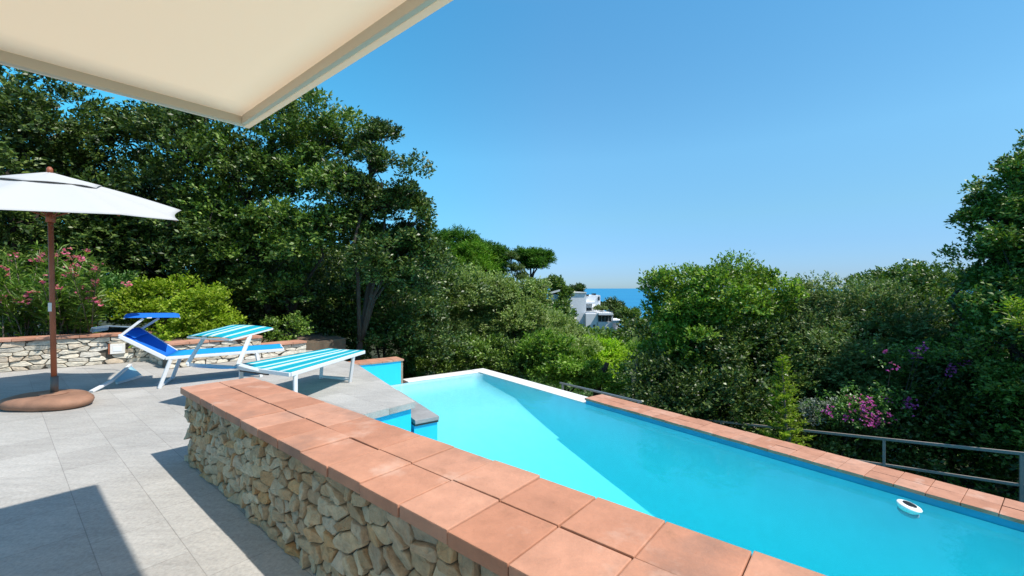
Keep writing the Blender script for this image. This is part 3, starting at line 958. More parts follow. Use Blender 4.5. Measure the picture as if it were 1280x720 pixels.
pa = thing('parasol', 'white octagonal parasol on a red brown wooden pole', 'parasol', pb + UP * .13)
MB().tube([pb + UP * .13, pb.lerp(ptop, .5), ptop + UP * -.02], [.026, .025, .024], 14).build('pole', M['rust_wood'], pa)
MB().tube([ptop + UP * -.03, ptop + UP * .03, ptop + UP * .05], [.03, .028, .012], 12).build('finial', M['rust_wood'], pa)
pc = pb.lerp(ptop, .40)
mb = MB(); mb.box(pc + Vector((-.018, -.033, 0)), Vector((.036, 0, 0)), Vector((0, .01, 0)), UP * .1, .003); mb.build('pole_label', M['white_stone'], pa)
angs = [22 - 45 * i for i in range(8)]
def rimp(i):
    a = math.radians(angs[i % 8])
    R = 1.40 if i % 8 != 1 else 1.22
    x = R * math.cos(a); y = -R * math.sin(a)
    z = ptop.z - .40 + .24 * (y / 1.4) - .11 * (x / 1.4) + (-.09 if i % 8 == 1 else 0)
    return Vector((ptop.x + x, ptop.y + y, z))
rim = [rimp(i) for i in range(8)]
apex = ptop + UP * -.03
def cpt(i, s, t, sag=.05, scallop=.05):
    """point on panel i: s across between ribs, t from apex to rim"""
    e = rim[i].lerp(rim[(i + 1) % 8], s)
    p = apex.lerp(e, t * (1 - scallop * 4 * s * (1 - s) * t * t))
    p.z -= sag * 4 * s * (1 - s) * t * (1 - .35 * t) * .7
    p.z += .02 * math.sin(math.pi * t)
    return p
bm = bmesh.new()
na, nr = 8, 12
for i in range(8):
    gv = [[bm.verts.new(cpt(i, s / na, .16 + .84 * t / nr)) for s in range(na + 1)] for t in range(nr + 1)]
    for t in range(nr):
        for s in range(na):
            bm.faces.new((gv[t][s], gv[t][s + 1], gv[t + 1][s + 1], gv[t + 1][s])).smooth = True
bmesh.ops.remove_doubles(bm, verts=bm.verts[:], dist=.001)
me = bpy.data.meshes.new('canopy'); bm.to_mesh(me); bm.free()
co = link('canopy', me, M['parasol_cloth'], pa)
sm = co.modifiers.new('thickness', 'SOLIDIFY'); sm.thickness = .003
bm = bmesh.new()
for i in range(8):
    gv = [[bm.verts.new(cpt(i, s / na, .0001 + .34 * t / 5, .0) + UP * (.012 + .008 * math.sin(3.14 * s / na))) for s in range(na + 1)] for t in range(6)]
    for t in range(5):
        for s in range(na):
            bm.faces.new((gv[t][s], gv[t][s + 1], gv[t + 1][s + 1], gv[t + 1][s])).smooth = True
bmesh.ops.remove_doubles(bm, verts=bm.verts[:], dist=.001)
me = bpy.data.meshes.new('vent_cap'); bm.to_mesh(me); bm.free()
vc = link('vent_cap', me, M['parasol_cloth'], pa)
sm = vc.modifiers.new('thickness', 'SOLIDIFY'); sm.thickness = .003
hub = pb.lerp(ptop, .8)
for i in range(8):
    q = [cpt(i, 0, t) - UP * .016 for t in (.03, .25, .5, .75, .985)]
    rb = MB().tube(q, .009, 6).build('rib', M['rust_wood'], pa)
    MB().tube([hub, cpt(i, 0, .5) - UP * .024], .007, 6).build('strut', M['rust_wood'], rb)
MB().tube([hub - UP * .05, hub + UP * .05], .042, 14).build('runner_hub', M['rust_wood'], pa)

# ------------------------------------------------------------------ sun loungers
def sheet(name, corners, m, parent, nu=8, nv=12, sag=.012, th=.004, stripes=False):
    """cloth stretched between four corners c0,c1 (first end) c3,c2 (other end); across runs c0->c1"""
    c0, c1, c2, c3 = [Vector(c) for c in corners]
    nrm = (c1 - c0).cross(c3 - c0).normalized()
    if nrm.z < 0: nrm = -nrm
    bm = bmesh.new()
    lay = bm.verts.layers.float.new('across')
    g = []
    for j in range(nv + 1):
        row = []
        for i in range(nu + 1):
            u, v = i / nu, j / nv
            p = c0.lerp(c1, u).lerp(c3.lerp(c2, u), v) - nrm * sag * 4 * u * (1 - u) * (1 if 0 < j < nv else .6)
            vv = bm.verts.new(p); vv[lay] = u; row.append(vv)
        g.append(row)
    for j in range(nv):
        for i in range(nu):
            bm.faces.new((g[j][i], g[j][i + 1], g[j + 1][i + 1], g[j + 1][i])).smooth = True
    me = bpy.data.meshes.new(name); bm.to_mesh(me); bm.free()
    o = link(name, me, m, parent)
    s = o.modifiers.new('thickness', 'SOLIDIFY'); s.thickness = th
    return o


# the blue lounger with raised back
zd = .40
nh = Vector((-4.68, 5.79, zd)); fh = Vector((-4.96, 6.36, zd))
ax = Vector((math.sin(math.radians(50.5)), math.cos(math.radians(50.5)), 0))
nf = nh + ax * 1.43; ff = fh + ax * 1.36
nf.z = ff.z = .385
nt_ = PD(149.6, 420.5, 5.53); ft_ = PD(175.8, 411.9, 6.12)
l1 = thing('sun_lounger', 'royal blue sun lounger with raised back and blue sunshade', 'sun lounger', (-4.5, 6.3, 0), 'sun loungers on the terrace')
MW = M['white_metal']
mb = MB()
for (a, b) in ((nh, nf), (fh, ff), (nf, ff)): mb.bar(a, b, .032, .042, bevel=.006)
mb.build('seat_frame', MW, l1)
mb = MB()
for (a, b) in ((nh, nt_), (fh, ft_), (nt_, ft_)): mb.bar(a, b, .036, .048, bevel=.006)
mb.build('back_frame', MW, l1)
up1 = UP * .024
sheet('seat_sling', (nh + up1, fh + up1, ff + up1, nf + up1), M['azure_cloth'], l1)
sheet('back_sling', (nh + up1, fh + up1, ft_ + up1, nt_ + up1), M['blue_cloth'], l1)
def leg(p, q, m=MW, parent=None, wd=.042):
    return MB().bar(p, q, wd, .03, up=Vector((.8, -.5, 0)), bevel=.005).build('leg', m, parent)
leg(Vector((-4.74, 5.76, 0)), nh + ax * .06, MW, l1); leg(Vector((-5.02, 6.33, 0)), fh + ax * .06, MW, l1)
leg(nf - ax * .30 + Vector((0, 0, -.385)), nf - ax * .36, MW, l1); leg(ff - ax * .30 + Vector((0, 0, -.385)), ff - ax * .36, MW, l1)
mb = MB(); mb.bar(Vector((-4.74, 5.76, .02)), Vector((-5.02, 6.33, .02)), .03, .025); mb.build('foot_bar', MW, l1)
# sunshade
cs = Vector((-5.0, 5.95, .955))
lat_ = Vector((ax.y, -ax.x, 0))                          # towards the viewer's right-front
ka = PD(179.4, 398, 5.66); kb = PD(199, 397.5, 6.22)
mb = MB(); mb.bar(nt_, ka, .022, .03, bevel=.004); mb.build('shade_arm', MW, l1)
mb = MB(); mb.bar(ft_, kb, .022, .03, bevel=.004); mb.build('shade_arm', MW, l1)
cn = [cs - ax * .27 + lat_ * .34 + UP * .01, cs - ax * .27 - lat_ * .34 + UP * .02, cs + ax * .30 - lat_ * .34 + UP * .005, cs + ax * .30 + lat_ * .34 + UP * -.01]
sheet('sunshade', cn, M['blue_cloth'], l1, 8, 10, -.035)
mb = MB(); mb.bar(cn[0] - UP * .008, cn[1] - UP * .008, .018, .014); mb.bar(cn[2] - UP * .008, cn[3] - UP * .008, .012, .008)
mb.build('shade_frame', MW, l1)
mb = MB(); mb.bar(cs - ax * .02 + lat_ * .35 + UP * .0, cs - ax * .02 - lat_ * .35 + UP * .012, .05, .012); mb.build('shade_strap', M['white_stone'], l1)
# dark neck cushion pocket on the back
e0 = nt_.lerp(ft_, .35); e1 = nt_.lerp(ft_, .9)
p0 = e0.lerp(nh, .12) + UP * .03; p1 = e1.lerp(fh, .22) + UP * .03
sheet('neck_pad', (nt_.lerp(ft_, .12) + UP * .034, nt_.lerp(ft_, .88) + UP * .034, ft_.lerp(fh, .26).lerp(nt_.lerp(nh, .26), .12) + UP * .036, nt_.lerp(nh, .26).lerp(ft_.lerp(fh, .26), .12) + UP * .036), M['blue_cloth'], l1, 6, 6, -.02, .012)

# the striped lounger, flat
zs = .42
FRc = PX(455.4, 438.4, zs); BRc = PX(411, 436, zs); NRc = PX(363, 466, zs); NLc = PX(294, 457, zs)
l2 = thing('sun_lounger', 'turquoise and white striped sun lounger lying flat with a striped sunshade', 'sun lounger', (-2.8, 5.6, 0), 'sun loungers on the terrace')
mb = MB()
for (a, b) in ((NRc, FRc), (NLc, BRc), (FRc, BRc), (NLc, NRc)): mb.bar(a - UP * .02, b - UP * .02, .034, .045, bevel=.006)
mb.build('seat_frame', MW, l2)
sheet('seat_sling', (NRc + UP * .006, NLc + UP * .006, BRc + UP * .006, FRc + UP * .006), M['striped'], l2, 24, 12, .012)
for p, q in ((PX(437.5, 477.8, 0), FRc.lerp(NRc, .19)), (PX(401, 473.8, 0), BRc.lerp(NLc, .08))):
    leg(p, q - UP * .03, MW, l2)
mb = MB(); mb.bar(PX(437.5, 477.8, 0) + UP * .04, PX(401, 473.8, 0) + UP * .04, .03, .025); mb.build('foot_bar', MW, l2)
nl = NRc.lerp(FRc, .05); leg(Vector((nl.x, nl.y, 0)), nl - UP * .03, MW, l2)
nl = NLc.lerp(BRc, .05); leg(Vector((nl.x, nl.y, 0)), nl - UP * .03, MW, l2)
FL = Vector((-3.69, 4.88, .80)); FRt = Vector((-3.04, 4.63, .80)); BL = PD(288.5, 406.5, 5.42); BR = PD(340.6, 409.8, 5.06)
sheet('sunshade', (FRt, FL, BL, BR), M['striped'], l2, 24, 8, -.02)
mb = MB()
for (a, b) in ((FRt, FL), (BL, BR), (FL, BL), (FRt, BR)): mb.bar(a - UP * .012, b - UP * .012, .02, .016)
mb.build('shade_frame', MW, l2)
Ab = PD(234, 455.7, 4.86); Bb = PD(298, 455.7, 4.62)
At = FL.lerp(BL, .42); Bt = FRt.lerp(BR, .45)
mb = MB(); mb.bar(Ab, At - UP * .02, .035, .028, bevel=.005); mb.build('shade_arm', MW, l2)
mb = MB(); mb.bar(Bb, Bt - UP * .02, .035, .028, bevel=.005); mb.build('shade_arm', MW, l2)
mb = MB(); mb.bar(Ab, NLc - UP * .02, .03, .035, bevel=.004); mb.build('head_rail', MW, l2)
mb = MB(); mb.bar(Bb, NRc.lerp(NLc, .55) - UP * .02, .03, .035, bevel=.004); mb.build('head_rail', MW, l2)
sheet('head_sling', (Ab + Vector((.03, .03, -.03)), Ab.lerp(Bb, .98) + UP * -.03, NLc + UP * -.03, NLc.lerp(Ab, .45) + UP * -.03), M['azure_cloth'], l2, 6, 4, .01)
mb = MB(); mb.bar(NLc.lerp(NRc, .1) - UP * .05, NLc.lerp(NRc, .62) - UP * .05, .02, .02); mb.build('hinge_bar', M['black'], l2)

# a lounger folded down low between the parasol and the blue one
f0 = PX(114, 489.5, .015); f1 = PX(160, 474, .02)
f2 = PD(163, 456, 6.55)
l3 = thing('sun_lounger', 'white framed pale blue lounger folded low beside the parasol base', 'sun lounger', f0, 'sun loungers on the terrace')
g0 = f0 + Vector((.03, .02, 0)); 
ba = PX(138, 484.5, .03); bb = f2; bc = PX(163, 470.5, .04)
mb = MB(); mb.bar(f0, PX(140, 476, .09), .05, .03, bevel=.005); mb.bar(PX(140, 476, .09), f2, .04, .03, bevel=.005); mb.build('frame', MW, l3)
sheet('sling', (PX(140, 476.5, .08), f2 - UP * .01, bc + Vector((.08, .1, .0)), PX(146, 478, .04)), M['pale_blue_cloth'], l3, 6, 6, .0)
mb = MB(); mb.bar(PX(146, 479, .02), bc + Vector((.08, .1, -.02)), .03, .025); mb.bar(f2, Vector((f2.x + .02, f2.y + .05, .0)), .025, .025); mb.build('stand', MW, l3)
# the far shade hoop above the left wall
h0 = PD(115, 410, 7.0); h1 = PD(135, 407.5, 7.0); h2 = PD(165, 409, 6.9)
hp = thing('folded_sunshade', 'grey folded sunshade hoop on the garden wall behind the blue lounger', 'sunshade', PD(140, 420, 6.95))
MB().tube([h0 + Vector((-.02, 0, -.06)), h0, h1, h2, h2 + Vector((.05, 0, -.05))], .011, 8).build('hoop', M['grey_plastic'], hp)
sheet('cloth', (h0 + Vector((.0, .02, -.01)), h1 + Vector((0, .02, -.005)), h1 + Vector((-.02, .02, -.07)), h0 + Vector((-.02, .02, -.08))), M['grey_plastic'], hp, 4, 4, 0)
MB().tube([h2, Vector((h2.x, h2.y, .5))], .011, 8).build('stem', M['grey_plastic'], hp)

# ------------------------------------------------------------------ house on the slope
HD = 80.0
def hp_(px, py, d=HD): return PD(px, py, d)
ho = thing('house', 'white flat roofed house stepping down the wooded slope towards the sea', 'house', (hp_(745, 414).x, HD, hp_(745, 414).z - 4))
def hbox(x0, x1, y0, y1, d0, dep, m, name, parent=ho, bevel=0):
    a = hp_(x0, y1, HD); b = hp_(x1, y0, HD)
    mb = MB(); mb.box(Vector((a.x, d0, a.z)), Vector((b.x - a.x, 0, 0)), Vector((0, dep, 0)), UP * (b.z - a.z), bevel)
    return mb.build(name, m, parent)
HW = M['house_white']
hbox(738, 757, 384, 424, 81.5, 9, HW, 'core_block')
hbox(711.5, 731, 366, 420, 78.5, 10, HW, 'upper_block')
hbox(729, 743, 391, 424, 77.0, 9, HW, 'lower_block')
hbox(731, 741, 370, 391.5, 80.5, 7, HW, 'wing')
hbox(730.5, 742.5, 377.5, 379.5, 78.6, 3, HW, 'balcony_slab')
hbox(730.5, 742, 389, 391, 78.4, 3, HW, 'balcony_slab')
hbox(741, 756, 369.5, 385, 84, 6, HW, 'rear_block')
hbox(743, 760, 389.8, 392.2, 76.0, 8, HW, 'terrace_slab')
hbox(743.2, 762.5, 392.4, 401, 77.6, 7, HW, 'middle_block')
hbox(743.2, 776, 400.6, 413, 78.2, 7, HW, 'base_block') if False else None
hbox(743.2, 760.5, 400.8, 416, 76.6, 7, HW, 'base_block')
hbox(760.4, 776.2, 399.4, 401.6, 76.4, 7, HW, 'porch_roof')
hbox(758.8, 777.0, 411.4, 413.6, 76.2, 7, HW, 'porch_floor')
hbox(775.2, 776.4, 401.6, 411.6, 76.4, .5, HW, 'porch_pillar')
hbox(761, 775.5, 401.7, 416, 80.5, 4, M['grey_wall'], 'porch_wall')
hbox(744.6, 760.2, 393.3, 400.4, 77.45, .12, M['glass'], 'window')
hbox(731.6, 740.0, 385, 388.8, 80.3, .15, M['glass'], 'window')
hbox(732, 736.5, 368, 370, 80.3, .15, M['glass'], 'window')
hbox(752.5, 754.8, 371.5, 376.5, 83.8, .15, M['glass'], 'window')
hbox(737.6, 740.0, 404, 406.5, 76.9, .12, M['glass'], 'window')
hbox(761.2, 763.6, 402.5, 411, 80.3, .15, M['glass'], 'door')
hbox(748, 751.6, 367.2, 369.4, 85, 2, M['black'], 'chimney')
for xx in (748.4, 752.4, 756.4):
    hbox(xx - .12, xx + .12, 393.4, 400.3, 77.35, .08, HW, 'window_mullion')
for (xa, xb, yy, dd_) in ((731, 742.6, 387.4, 78.3), (743.4, 760, 388.0, 76.1), (763.5, 775.2, 408.8, 76.3)):
    mbh = MB()
    qa = hp_(xa, yy); qb = hp_(xb, yy)
    mbh.bar(Vector((qa.x, dd_, qa.z)), Vector((qb.x, dd_, qb.z)), .06, .06)
    for kk in range(9):
        vx = qa.x + (qb.x - qa.x) * kk / 8
        mbh.bar(Vector((vx, dd_, qa.z - .42)), Vector((vx, dd_, qa.z)), .035, .035, up=Vector((0, 1, 0)))
    mbh.build('balcony_railing', M['steel'], ho)
hbox(711.0, 731.6, 365.2, 366.2, 78.3, 10.6, M['white_stone'], 'roof_edge')
hbox(742.9, 763.0, 391.9, 392.8, 77.4, 7.4, M['white_stone'], 'roof_edge')

# other pale roofs on the hill
rf = thing('hillside_house', 'flat pale roof showing between the pines on the hill', 'house', PD(600, 348, 62))
a = PD(596, 352, 62); b = PD(614, 346, 62)
mb = MB(); mb.box(Vector((a.x, 62, a.z - 3)), Vector((b.x - a.x, 0, 0)), Vector((0, 5, 0)), UP * 3.2); mb.build('wall', M['grey_wall'], rf)
mb = MB(); mb.box(Vector((a.x - .2, 61.7, a.z + .21)), Vector((b.x - a.x + .4, 0, 0)), Vector((0, 5.5, 0)), UP * .35); mb.build('roof', M['white_stone'], rf)
rf = thing('hillside_house', 'small pale sloping roof above the olive crown beside the far house', 'house', PD(693, 366, 60))
a = PD(688, 368, 60); b = PD(698, 362, 60)
mb = MB(); mb.box(Vector((a.x, 60, a.z - 2)), Vector((b.x - a.x, 0, 0)), Vector((0, 4, 0)), UP * 2); mb.build('wall', M['grey_wall'], rf)
mb = MB(); mb.hexa([Vector((a.x - .2, 59.7, a.z)), Vector((b.x + .2, 59.7, a.z + .45)), Vector((b.x + .2, 64, a.z + .45)), Vector((a.x - .2, 64, a.z)),
                    Vector((a.x - .2, 59.7, a.z + .25)), Vector((b.x + .2, 59.7, a.z + .7)), Vector((b.x + .2, 64, a.z + .7)), Vector((a.x - .2, 64, a.z + .25))]); mb.build('roof', M['white_stone'], rf)

# ------------------------------------------------------------------ trees on the left
def gz(x, y): return ground_z(x, y) - .1
def at(px, d): x = (px - 640) / FPX * d; return (x, d, gz(x, d))

G1 = 'tall dark oaks behind the garden wall'
tree('oak_tree', 'dark holm oak at the left edge rising behind the parasol canopy', 'tree', at(30, 10),
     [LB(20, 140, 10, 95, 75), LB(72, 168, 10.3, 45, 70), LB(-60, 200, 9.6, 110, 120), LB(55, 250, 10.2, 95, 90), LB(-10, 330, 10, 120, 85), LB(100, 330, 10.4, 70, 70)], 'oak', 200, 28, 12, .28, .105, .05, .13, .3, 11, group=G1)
tree('oak_tree', 'broad dark holm oak under the tip of the awning with forked stems', 'tree', at(235, 11.5),
     [LB(205, 165, 11.5, 40, 45), LB(255, 160, 11.2, 75, 65), LB(180, 250, 11.8, 70, 75), LB(265, 255, 11, 80, 80), LB(215, 345, 11.3, 95, 70)], 'oak', 200, 28, 12, .28, .10, .048, .12, .25, 12, group=G1, stems=2)
tree('oak_tree', 'tall holm oak with sunlit top right of the awning corner', 'tree', at(330, 11.5),
     [LB(345, 165, 11.5, 65, 60), LB(405, 190, 11.2, 50, 52), LB(330, 255, 11.4, 75, 75), LB(395, 275, 11, 65, 65), LB(320, 345, 11.6, 80, 60)], 'oak_light', 185, 28, 12, .28, .10, .048, .11, .25, 13, group=G1, stems=2)
tree('oak_tree', 'slender dark holm oak with a bare leaning trunk, rightmost of the tall oaks', 'tree', at(420, 10.8),
     [LB(470, 195, 10.8, 24, 40), LB(482, 240, 10.6, 42, 45), LB(450, 265, 11, 45, 50), LB(514, 285, 10.8, 26, 40), LB(480, 325, 10.9, 52, 48), LB(522, 345, 11.2, 34, 45)], 'oak', 165, 26, 12, .26, .095, .046, .11, .15, 14, group=G1)
tree('oak_tree', 'low bushy holm oak under the slender oak beside the pool end wall', 'tree', at(480, 12.5),
     [LB(430, 390, 12.8, 60, 50), LB(495, 395, 12.5, 55, 55), LB(470, 430, 12.2, 75, 40), LB(530, 425, 12.6, 45, 45)], 'oak', 140, 26, 12, .28, .10, .048, .1, .2, 15, group=G1)
tree('oak_tree', 'deeply shaded holm oak behind the lime green shrub', 'tree', at(300, 12.8),
     [LB(300, 395, 12.8, 85, 55), LB(370, 380, 13, 80, 65), LB(330, 320, 13.2, 75, 55)], 'oak', 130, 26, 11, .3, .11, .055, .12, .2, 16, group=G1)
tree('oak_tree', 'shaded holm oak behind the oleander at the foot of the left trees', 'tree', at(110, 12.2),
     [LB(60, 370, 12, 110, 60), LB(150, 350, 12.3, 85, 75), LB(130, 280, 12.4, 90, 60)], 'oak', 140, 26, 11, .3, .11, .055, .12, .2, 17, group=G1)
GB = 'dark wood behind the tall oaks'
tree('oak_tree', 'farther dark oak filling the gaps behind the parasol side oaks', 'tree', at(60, 17),
     [LB(-20, 330, 17, 120, 90), LB(90, 340, 17, 110, 80), LB(40, 250, 17.4, 110, 60)], 'oak', 110, 26, 11, .4, .16, .08, .15, .2, 18, group=GB)
tree('oak_tree', 'farther dark oak filling the gaps behind the forked oaks', 'tree', at(270, 17),
     [LB(220, 350, 17, 110, 75), LB(330, 350, 17, 100, 75), LB(280, 280, 17.5, 90, 50)], 'oak', 110, 26, 11, .4, .16, .08, .15, .2, 19, group=GB)
tree('oak_tree', 'farther dark oak behind the bare leaning trunk', 'tree', at(450, 17.5),
     [LB(400, 390, 17, 90, 60), LB(490, 380, 17.5, 80, 70), LB(440, 340, 18, 60, 40)], 'oak', 90, 26, 11, .4, .16, .08, .15, .2, 20, group=GB)

# oleander and shrubs in the bed
def oleander():
    rng = np.random.default_rng(5)
    root = thing('oleander', 'oleander bush with pink flowers and long leaves behind the parasol pole', 'flowering shrub', PD(60, 425, 7.7))
    base = Vector((root.location.x, root.location.y, .1))
    mb = MB(); C = []; Dv = []; F = []
    for i in range(46):
        px = rng.uniform(-30, 132); d = 7.75 + rng.normal() * .3
        top = 305 + rng.random() * 80 + abs(px - 65) * .25
        tip = PD(px, top, d)
        b0 = Vector((base.x + (tip.x - base.x) * .45, base.y + rng.normal() * .15 + .1, .1))
        mid = b0.lerp(tip, .5) + Vector((0, 0, .15))
        mb.tube([b0, mid, tip], [.014, .01, .005], 5)
        for k in range(15):
            t = .30 + .70 * k / 14
            p = (b0.lerp(mid, t * 2) if t < .5 else mid.lerp(tip, t * 2 - 1))
            C.append(p); Dv.append(((tip - mid).normalized() * .8 + Vector(rng.normal(size=3)) * .25).normalized())
        if rng.random() < .50: F.append(tip)
    link('crown', leaf_mesh('crown', np.array(C), np.array(Dv), 9, .1, .17, .026, rng, .9, .15, .12, .1), M['oleander'], root)
    mb.build('stems', M['grey_bark'], root)
    for (x, y) in ((43, 320), (75, 318), (68, 357), (105, 362), (120, 352), (100, 325), (90, 320), (118, 377), (124, 380), (45, 365), (33, 372), (95, 333), (158, 356), (8, 337)):
        F.append(PD(x, y, 7.35))
    Fc = np.repeat(np.array(F), 5, 0) + rng.normal(size=(len(F) * 5, 3)) * .04
    link('flowers', leaf_mesh('flowers', Fc, unit(rng, len(Fc)), 6, .03, .042, .036, rng, 1.4, .3, .1), M['pink'], root)
oleander()
tree('lime_shrub', 'round lime green shrub behind the blue sun lounger', 'shrub', (PD(225, 420, 8.6).x, 8.6, .05),
     [LB(235, 385, 8.6, 48, 36), LB(190, 385, 8.5, 40, 30), LB(270, 395, 8.6, 36, 30), LB(225, 408, 8.4, 60, 25)], 'lime', 120, 24, 9, .16, .06, .034, .03, .3, 21, stems=3, csize=.4)
tree('green_shrub', 'mid green shrub filling the bed left of the lime green shrub', 'shrub', (PD(120, 420, 8.8).x, 8.8, .05),
     [LB(110, 385, 8.9, 50, 45), LB(40, 395, 9, 60, 40), LB(155, 395, 8.7, 30, 35)], 'garden_green', 90, 20, 10, .18, .08, .035, .03, .3, 22, stems=3, csize=.4)
tree('green_shrub', 'small pale leaved shrub under the striped sunshade', 'shrub', (PD(330, 425, 9.4).x, 9.4, .05),
     [LB(318, 418, 9.2, 26, 16), LB(360, 418, 9.4, 22, 20)], 'oak_light', 34, 20, 8, .14, .06, .034, .02, .3, 23, stems=2, csize=.45)
tree('green_shrub', 'bright upright shrub beside the blue pool end wall', 'shrub', (PD(510, 470, 12.2).x, 12.2, -3.2),
     [LB(511, 462, 12.9, 9, 16), LB(508, 472, 12.9, 9, 10)], 'garden_green', 24, 18, 8, .16, .075, .04, .03, .3, 24, stems=2, csize=.5)

# ------------------------------------------------------------------ middle slope
G2 = 'olive trees beyond the overflow edge'
tree('olive_tree', 'grey green olive with a wide rounded crown left of the taller olive', 'tree', at(575, 20),
     [LB(575, 385, 20, 40, 36), LB(555, 375, 20.5, 32, 30), LB(605, 378, 20, 35, 33), LB(560, 430, 19, 50, 38), LB(605, 425, 19, 40, 40)], 'sage', 170, 24, 11, .4, .14, .055, .18, .3, 31, group=G2)
tree('olive_tree', 'dense olive with a silvery lit right side above the overflow corner', 'tree', at(645, 19),
     [LB(640, 372, 19, 36, 30), LB(662, 388, 19, 25, 34), LB(622, 390, 18.6, 30, 38), LB(648, 420, 18.4, 34, 36)], 'sage', 170, 24, 11, .38, .13, .055, .17, .3, 32, group=G2)
tree('low_tree', 'green shrub just beyond the overflow corner', 'shrub', at(620, 15),
     [LB(590, 448, 15, 45, 20), LB(640, 455, 14.6, 40, 20), LB(545, 452, 15, 40, 22)], 'oak_light', 100, 24, 10, .3, .1, .05, .07, .3, 33)
tree('glossy_shrub', 'dark shrub with glossy leaves behind the slim steel handrail', 'shrub', at(690, 14),
     [LB(680, 445, 14, 32, 26), LB(705, 460, 13.6, 40, 22), LB(745, 470, 13.4, 36, 18), LB(780, 480, 13.2, 40, 16)], 'fresh', 120, 24, 9, .26, .10, .05, .06, .3, 34, stems=2)
tree('pale_tree', 'soft olive green tree between the olive and the bright yellow green tree', 'tree', at(700, 26),
     [LB(686, 418, 26, 28, 26), LB(705, 440, 25, 34, 26), LB(672, 430, 25, 24, 24)], 'sage', 110, 24, 11, .45, .16, .06, .15, .3, 35)
tree('bright_tree', 'bright yellow green tree below the white house', 'tree', at(745, 28),
     [LB(738, 440, 28, 26, 18), LB(752, 450, 27, 30, 22), LB(730, 462, 25, 34, 22), LB(770, 462, 26, 26, 18)], 'bright', 130, 24, 11, .5, .18, .08, .15, .3, 36)
tree('green_tree', 'fresh green tree on the slope right of the bright tree', 'tree', at(790, 32),
     [LB(790, 450, 32, 24, 14), LB(797, 458, 30, 26, 18), LB(780, 472, 26, 30, 14)], 'fresh', 100, 24, 11, .55, .2, .09, .15, .3, 37)
GP = 'stone pines on the far hill'
tree('pine_tree', 'stone pine highest on the hill left of the lone pine', 'pine', at(575, 72),
     [LB(570, 304, 72, 20, 11), LB(556, 316, 71, 26, 18), LB(588, 314, 72, 16, 12)], 'pine', 60, 30, 12, 1.0, .5, .11, .4, .3, 41, group=GP, csize=.6)
tree('pine_tree', 'sunlit pine at the centre of the hill below the highest pine', 'pine', at(597, 68),
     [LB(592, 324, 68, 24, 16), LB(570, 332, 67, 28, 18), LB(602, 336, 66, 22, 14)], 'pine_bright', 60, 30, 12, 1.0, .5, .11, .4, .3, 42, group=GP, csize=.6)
tree('pine_tree', 'rounded pine at the right end of the hill next to the lone pine', 'pine', at(620, 70),
     [LB(614, 322, 70, 18, 14), LB(626, 328, 69, 13, 14), LB(610, 338, 68, 20, 10)], 'pine', 50, 30, 12, 1.0, .5, .11, .4, .3, 43, group=GP, csize=.6)
tree('umbrella_pine', 'lone umbrella pine standing clear against the sky', 'pine', at(664, 70),
     [LB(660, 322, 70, 16, 9), LB(674, 326, 70, 12, 11), LB(668, 334, 69.5, 14, 9), LB(652, 326, 70.5, 10, 8)], 'pine', 60, 30, 12, .9, .48, .11, .35, .1, 44, low=-.2, csize=.6)
tree('thin_pine', 'thin pale young pine between the hill pines and the lone pine', 'pine', at(644, 66),
     [LB(644, 336, 66, 7, 5), LB(639, 322, 66, 5, 3), LB(650, 346, 66, 8, 5)], 'olive_dark', 22, 16, 10, .7, .4, .1, .2, .2, 45, csize=.7)
tree('dark_tree', 'dark pointed tree left of the white house roof', 'tree', at(699, 62),
     [LB(696, 358, 62, 9, 12), LB(700, 372, 61, 9, 14), LB(689, 355, 62, 8, 8), LB(699, 392, 58, 12, 14)], 'oak_light', 60, 24, 11, .8, .34, .14, .25, .3, 46, csize=.5)
tree('dark_tree', 'leafy dark tree hugging the left wall of the white house', 'tree', at(718, 58),
     [LB(708, 404, 58, 9, 12), LB(716, 418, 56, 12, 9), LB(703, 415, 56, 12, 14)], 'pine', 60, 24, 11, .8, .34, .14, .25, .3, 47, csize=.5)
tree('pine_tree', 'small pine showing over the roof of the white house', 'pine', at(720, 98),
     [LB(719, 363, 98, 8, 4)], 'oak', 14, 24, 11, 1, .5, .14, .3, .3, 48, group=GP, csize=.7)
tree('pine_tree', 'dark pine on the right of the white house terraces', 'pine', at(768, 86),
     [LB(768, 385, 86, 9, 6), LB(772, 394, 86, 8, 7), LB(758, 384, 90, 6, 4)], 'oak', 36, 24, 11, 1, .5, .14, .3, .3, 49, group=GP, csize=.6)
tree('terrace_shrub', 'small shrub growing on the upper terrace of the white house', 'shrub', (hp_(750, 388).x, 79.2, hp_(750, 389.5).z),
     [LB(748, 385.5, 79.5, 4, 2.4), LB(755, 386.5, 79.5, 4, 2.2)], 'olive', 16, 14, 9, .5, .26, .11, .06, .3, 130, csize=.6)
tree('pine_tree', 'spreading pine with a visible trunk right of the white house', 'pine', at(790, 76),
     [LB(788, 393, 76, 13, 6), LB(796, 400, 75, 10, 8), LB(786, 411, 74, 6, 9), LB(800, 415, 72, 8, 10)], 'oak_light', 56, 24, 11, .9, .4, .13, .4, .3, 50, 'grey_bark', group=GP, csize=.55)
GH = 'low trees along the foot of the white house'
